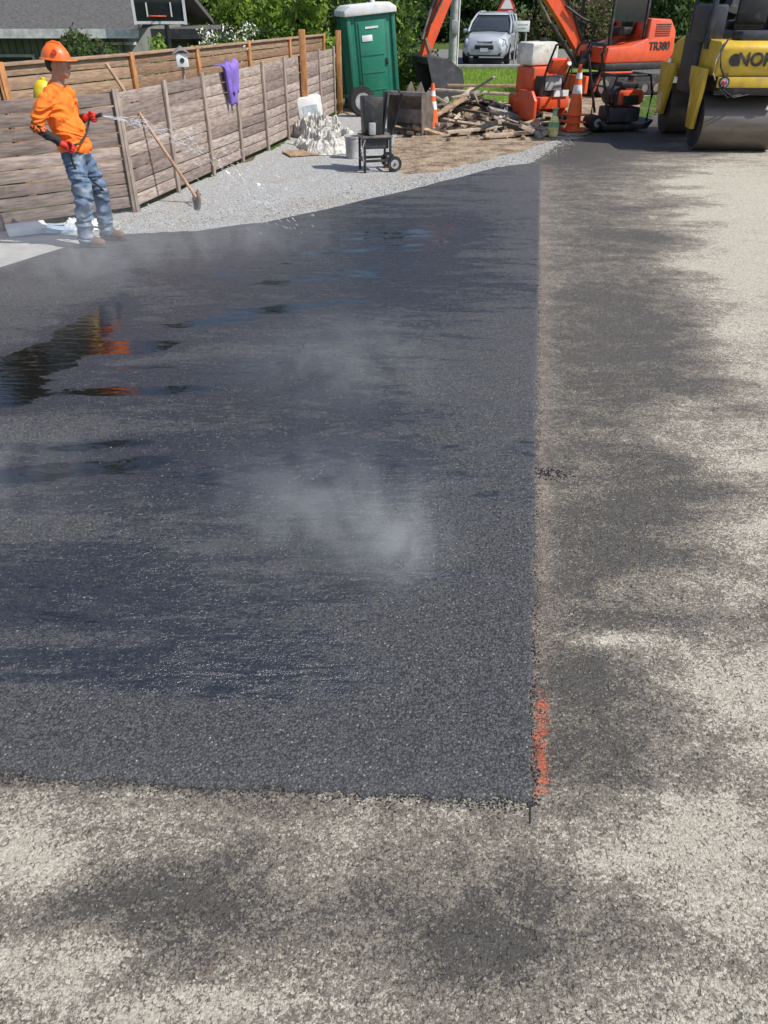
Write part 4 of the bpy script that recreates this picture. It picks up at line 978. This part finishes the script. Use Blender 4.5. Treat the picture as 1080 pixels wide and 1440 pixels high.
leaves('distant_trees', [(-28 + i * 1.7 + rnd(-1, 1), 37 + rnd(-1, 2), rnd(-.5, 2.5), 1.4, 1.2, 1.4) for i in range(15)], 110, .16, [L_dk, L_md, L_br], [.35, .4, .25], ratio=.5)
V = []; F = []
for _ in range(16000):
    y0 = rnd(20.5, 33); x0 = rnd(-.5, 7) * 1.0
    if x0 > 2.4 + (y0 - 20) * .3 + 1.5: continue
    hgt_ = rnd(.04, .12); a = rnd(0, 3.14); dx, dy = math.cos(a) * .014, math.sin(a) * .014; o = len(V)
    V += [(x0 - dx, y0 - dy, -.02), (x0 + dx, y0 + dy, -.02), (x0 + rnd(-.03, .03), y0 + rnd(-.03, .03), hgt_)]; F.append((o, o + 1, o + 2))
mesh_obj('grass', V, F, [L_br], smooth=False)
g = sheet('lawn_verge', [(1.6, 21.3), (3.6, 20.6), (4.6, 23), (7.5, 25), (8.5, 33), (1.5, 33)], -.006, M_GRASS, .15)
tg = NT('green_lawn'); n2 = tg.noise(9, 5, .7); tg.set(col=tg.mix(tg.step(n2, .3, .7), (.08, .16, .025), (.20, .32, .06)), rough=.95, spec=.1); g.data.materials.clear(); g.data.materials.append(tg.m)

# ------------------------------------------------------------------ steam
def steam(boxc, boxs, blobs, k=1.5, ns=3.0):
    st = MB('steam'); sm = bpy.data.materials.new('steam_vapour'); sm.use_nodes = True
    t = NT.__new__(NT); t.m = sm; t.nt = sm.node_tree; t.nt.nodes.remove(t.nt.nodes['Principled BSDF']); t.out = t.nt.nodes['Material Output']; t.tc = t.nt.nodes.new('ShaderNodeTexCoord').outputs['Object']
    tot = None
    for (cx, cy, cz, rx, ry, rz, a) in blobs:
        mp = t.new('ShaderNodeVectorMath', operation='SUBTRACT'); t.put(mp.inputs[0], t.tc); mp.inputs[1].default_value = (cx, cy, cz)
        m2 = t.new('ShaderNodeVectorMath', operation='DIVIDE'); t.put(m2.inputs[0], mp.outputs[0]); m2.inputs[1].default_value = (rx, ry, rz)
        ln = t.new('ShaderNodeVectorMath', operation='LENGTH'); t.put(ln.inputs[0], m2.outputs[0])
        f = t.math('MULTIPLY', t.math('POWER', t.step(ln.outputs['Value'], 1.0, .0), 1.3), a)
        tot = f if tot is None else t.math('ADD', tot, f)
    nz = t.step(t.noise(ns, 4, .62, 1.6, vec=t.mapv((1, 1, .7), rot=(0, 0, .6))), .30, .80)
    den = t.math('MULTIPLY', t.math('MULTIPLY', tot, nz), k)
    vs = t.new('ShaderNodeVolumeScatter'); vs.inputs['Color'].default_value = (.98, .985, 1, 1); t.put(vs.inputs['Density'], den); vs.inputs['Anisotropy'].default_value = .0
    t.nt.links.new(vs.outputs[0], t.out.inputs['Volume'])
    sm.cycles.volume_step_rate = 1.0
    st.box(boxc, boxs, sm); st.done()
steam((-.3, 2.95, .30), (2.2, 1.9, .52), [(0.04, 2.72, .08, .36, .42, .36, 3.6), (-.3, 3.0, .08, 1.0, .85, .45, .9), (-.45, 2.9, .08, .4, .35, .35, .8)], 1.5)
steam((-2.45, 7.3, .40), (3.8, 2.8, .70), [(-3.0, 7.2, .15, 1.7, 1.4, .7, .9), (-1.6, 7.8, .15, 1.6, 1.1, .6, .7)], 1.2, 1.8)
steam((-.4, 4.9, .28), (2.4, 2.2, .50), [(-.3, 4.8, .05, 1.2, 1.1, .5, .9)], .9, 2.2)
steam((-2.0, 3.5, .24), (2.0, 1.4, .44), [(-2.0, 3.3, .05, 1.0, .65, .42, 1.0)], 1.0, 2.2)

# ------------------------------------------------------------------ light, sky, camera
SD = Vector((.80, -.30, 1.0)).normalized()
el = math.asin(SD.z); az = math.atan2(SD.x, SD.y)
w_ = bpy.data.worlds.new('World'); scene.world = w_; w_.use_nodes = True
nt = w_.node_tree; sk = nt.nodes.new('ShaderNodeTexSky'); sk.sky_type = 'NISHITA'; sk.sun_disc = False; sk.sun_elevation = el; sk.sun_rotation = az
nt.links.new(sk.outputs[0], nt.nodes['Background'].inputs[0]); nt.nodes['Background'].inputs[1].default_value = .14
sun = bpy.data.lights.new('sun', 'SUN'); sun.energy = 5.0; sun.angle = R(.5); sun.color = (1, .96, .90)
so = bpy.data.objects.new('sun', sun); scene.collection.objects.link(so); so.rotation_euler = SD.to_track_quat('Z', 'Y').to_euler(); so.location = (20, -5, 30)
cam = bpy.data.cameras.new('camera'); cam.sensor_fit = 'VERTICAL'; cam.sensor_height = 36; cam.lens = 26; cam.clip_end = 1000; cam.clip_start = .05
co_ = bpy.data.objects.new('camera', cam); scene.collection.objects.link(co_); co_.location = (0, 0, 2.18); co_.rotation_euler = (R(90 - 34.7), 0, 0)
scene.camera = co_
scene.view_settings.view_transform = 'Standard'; scene.view_settings.look = 'None'; scene.view_settings.exposure = 0
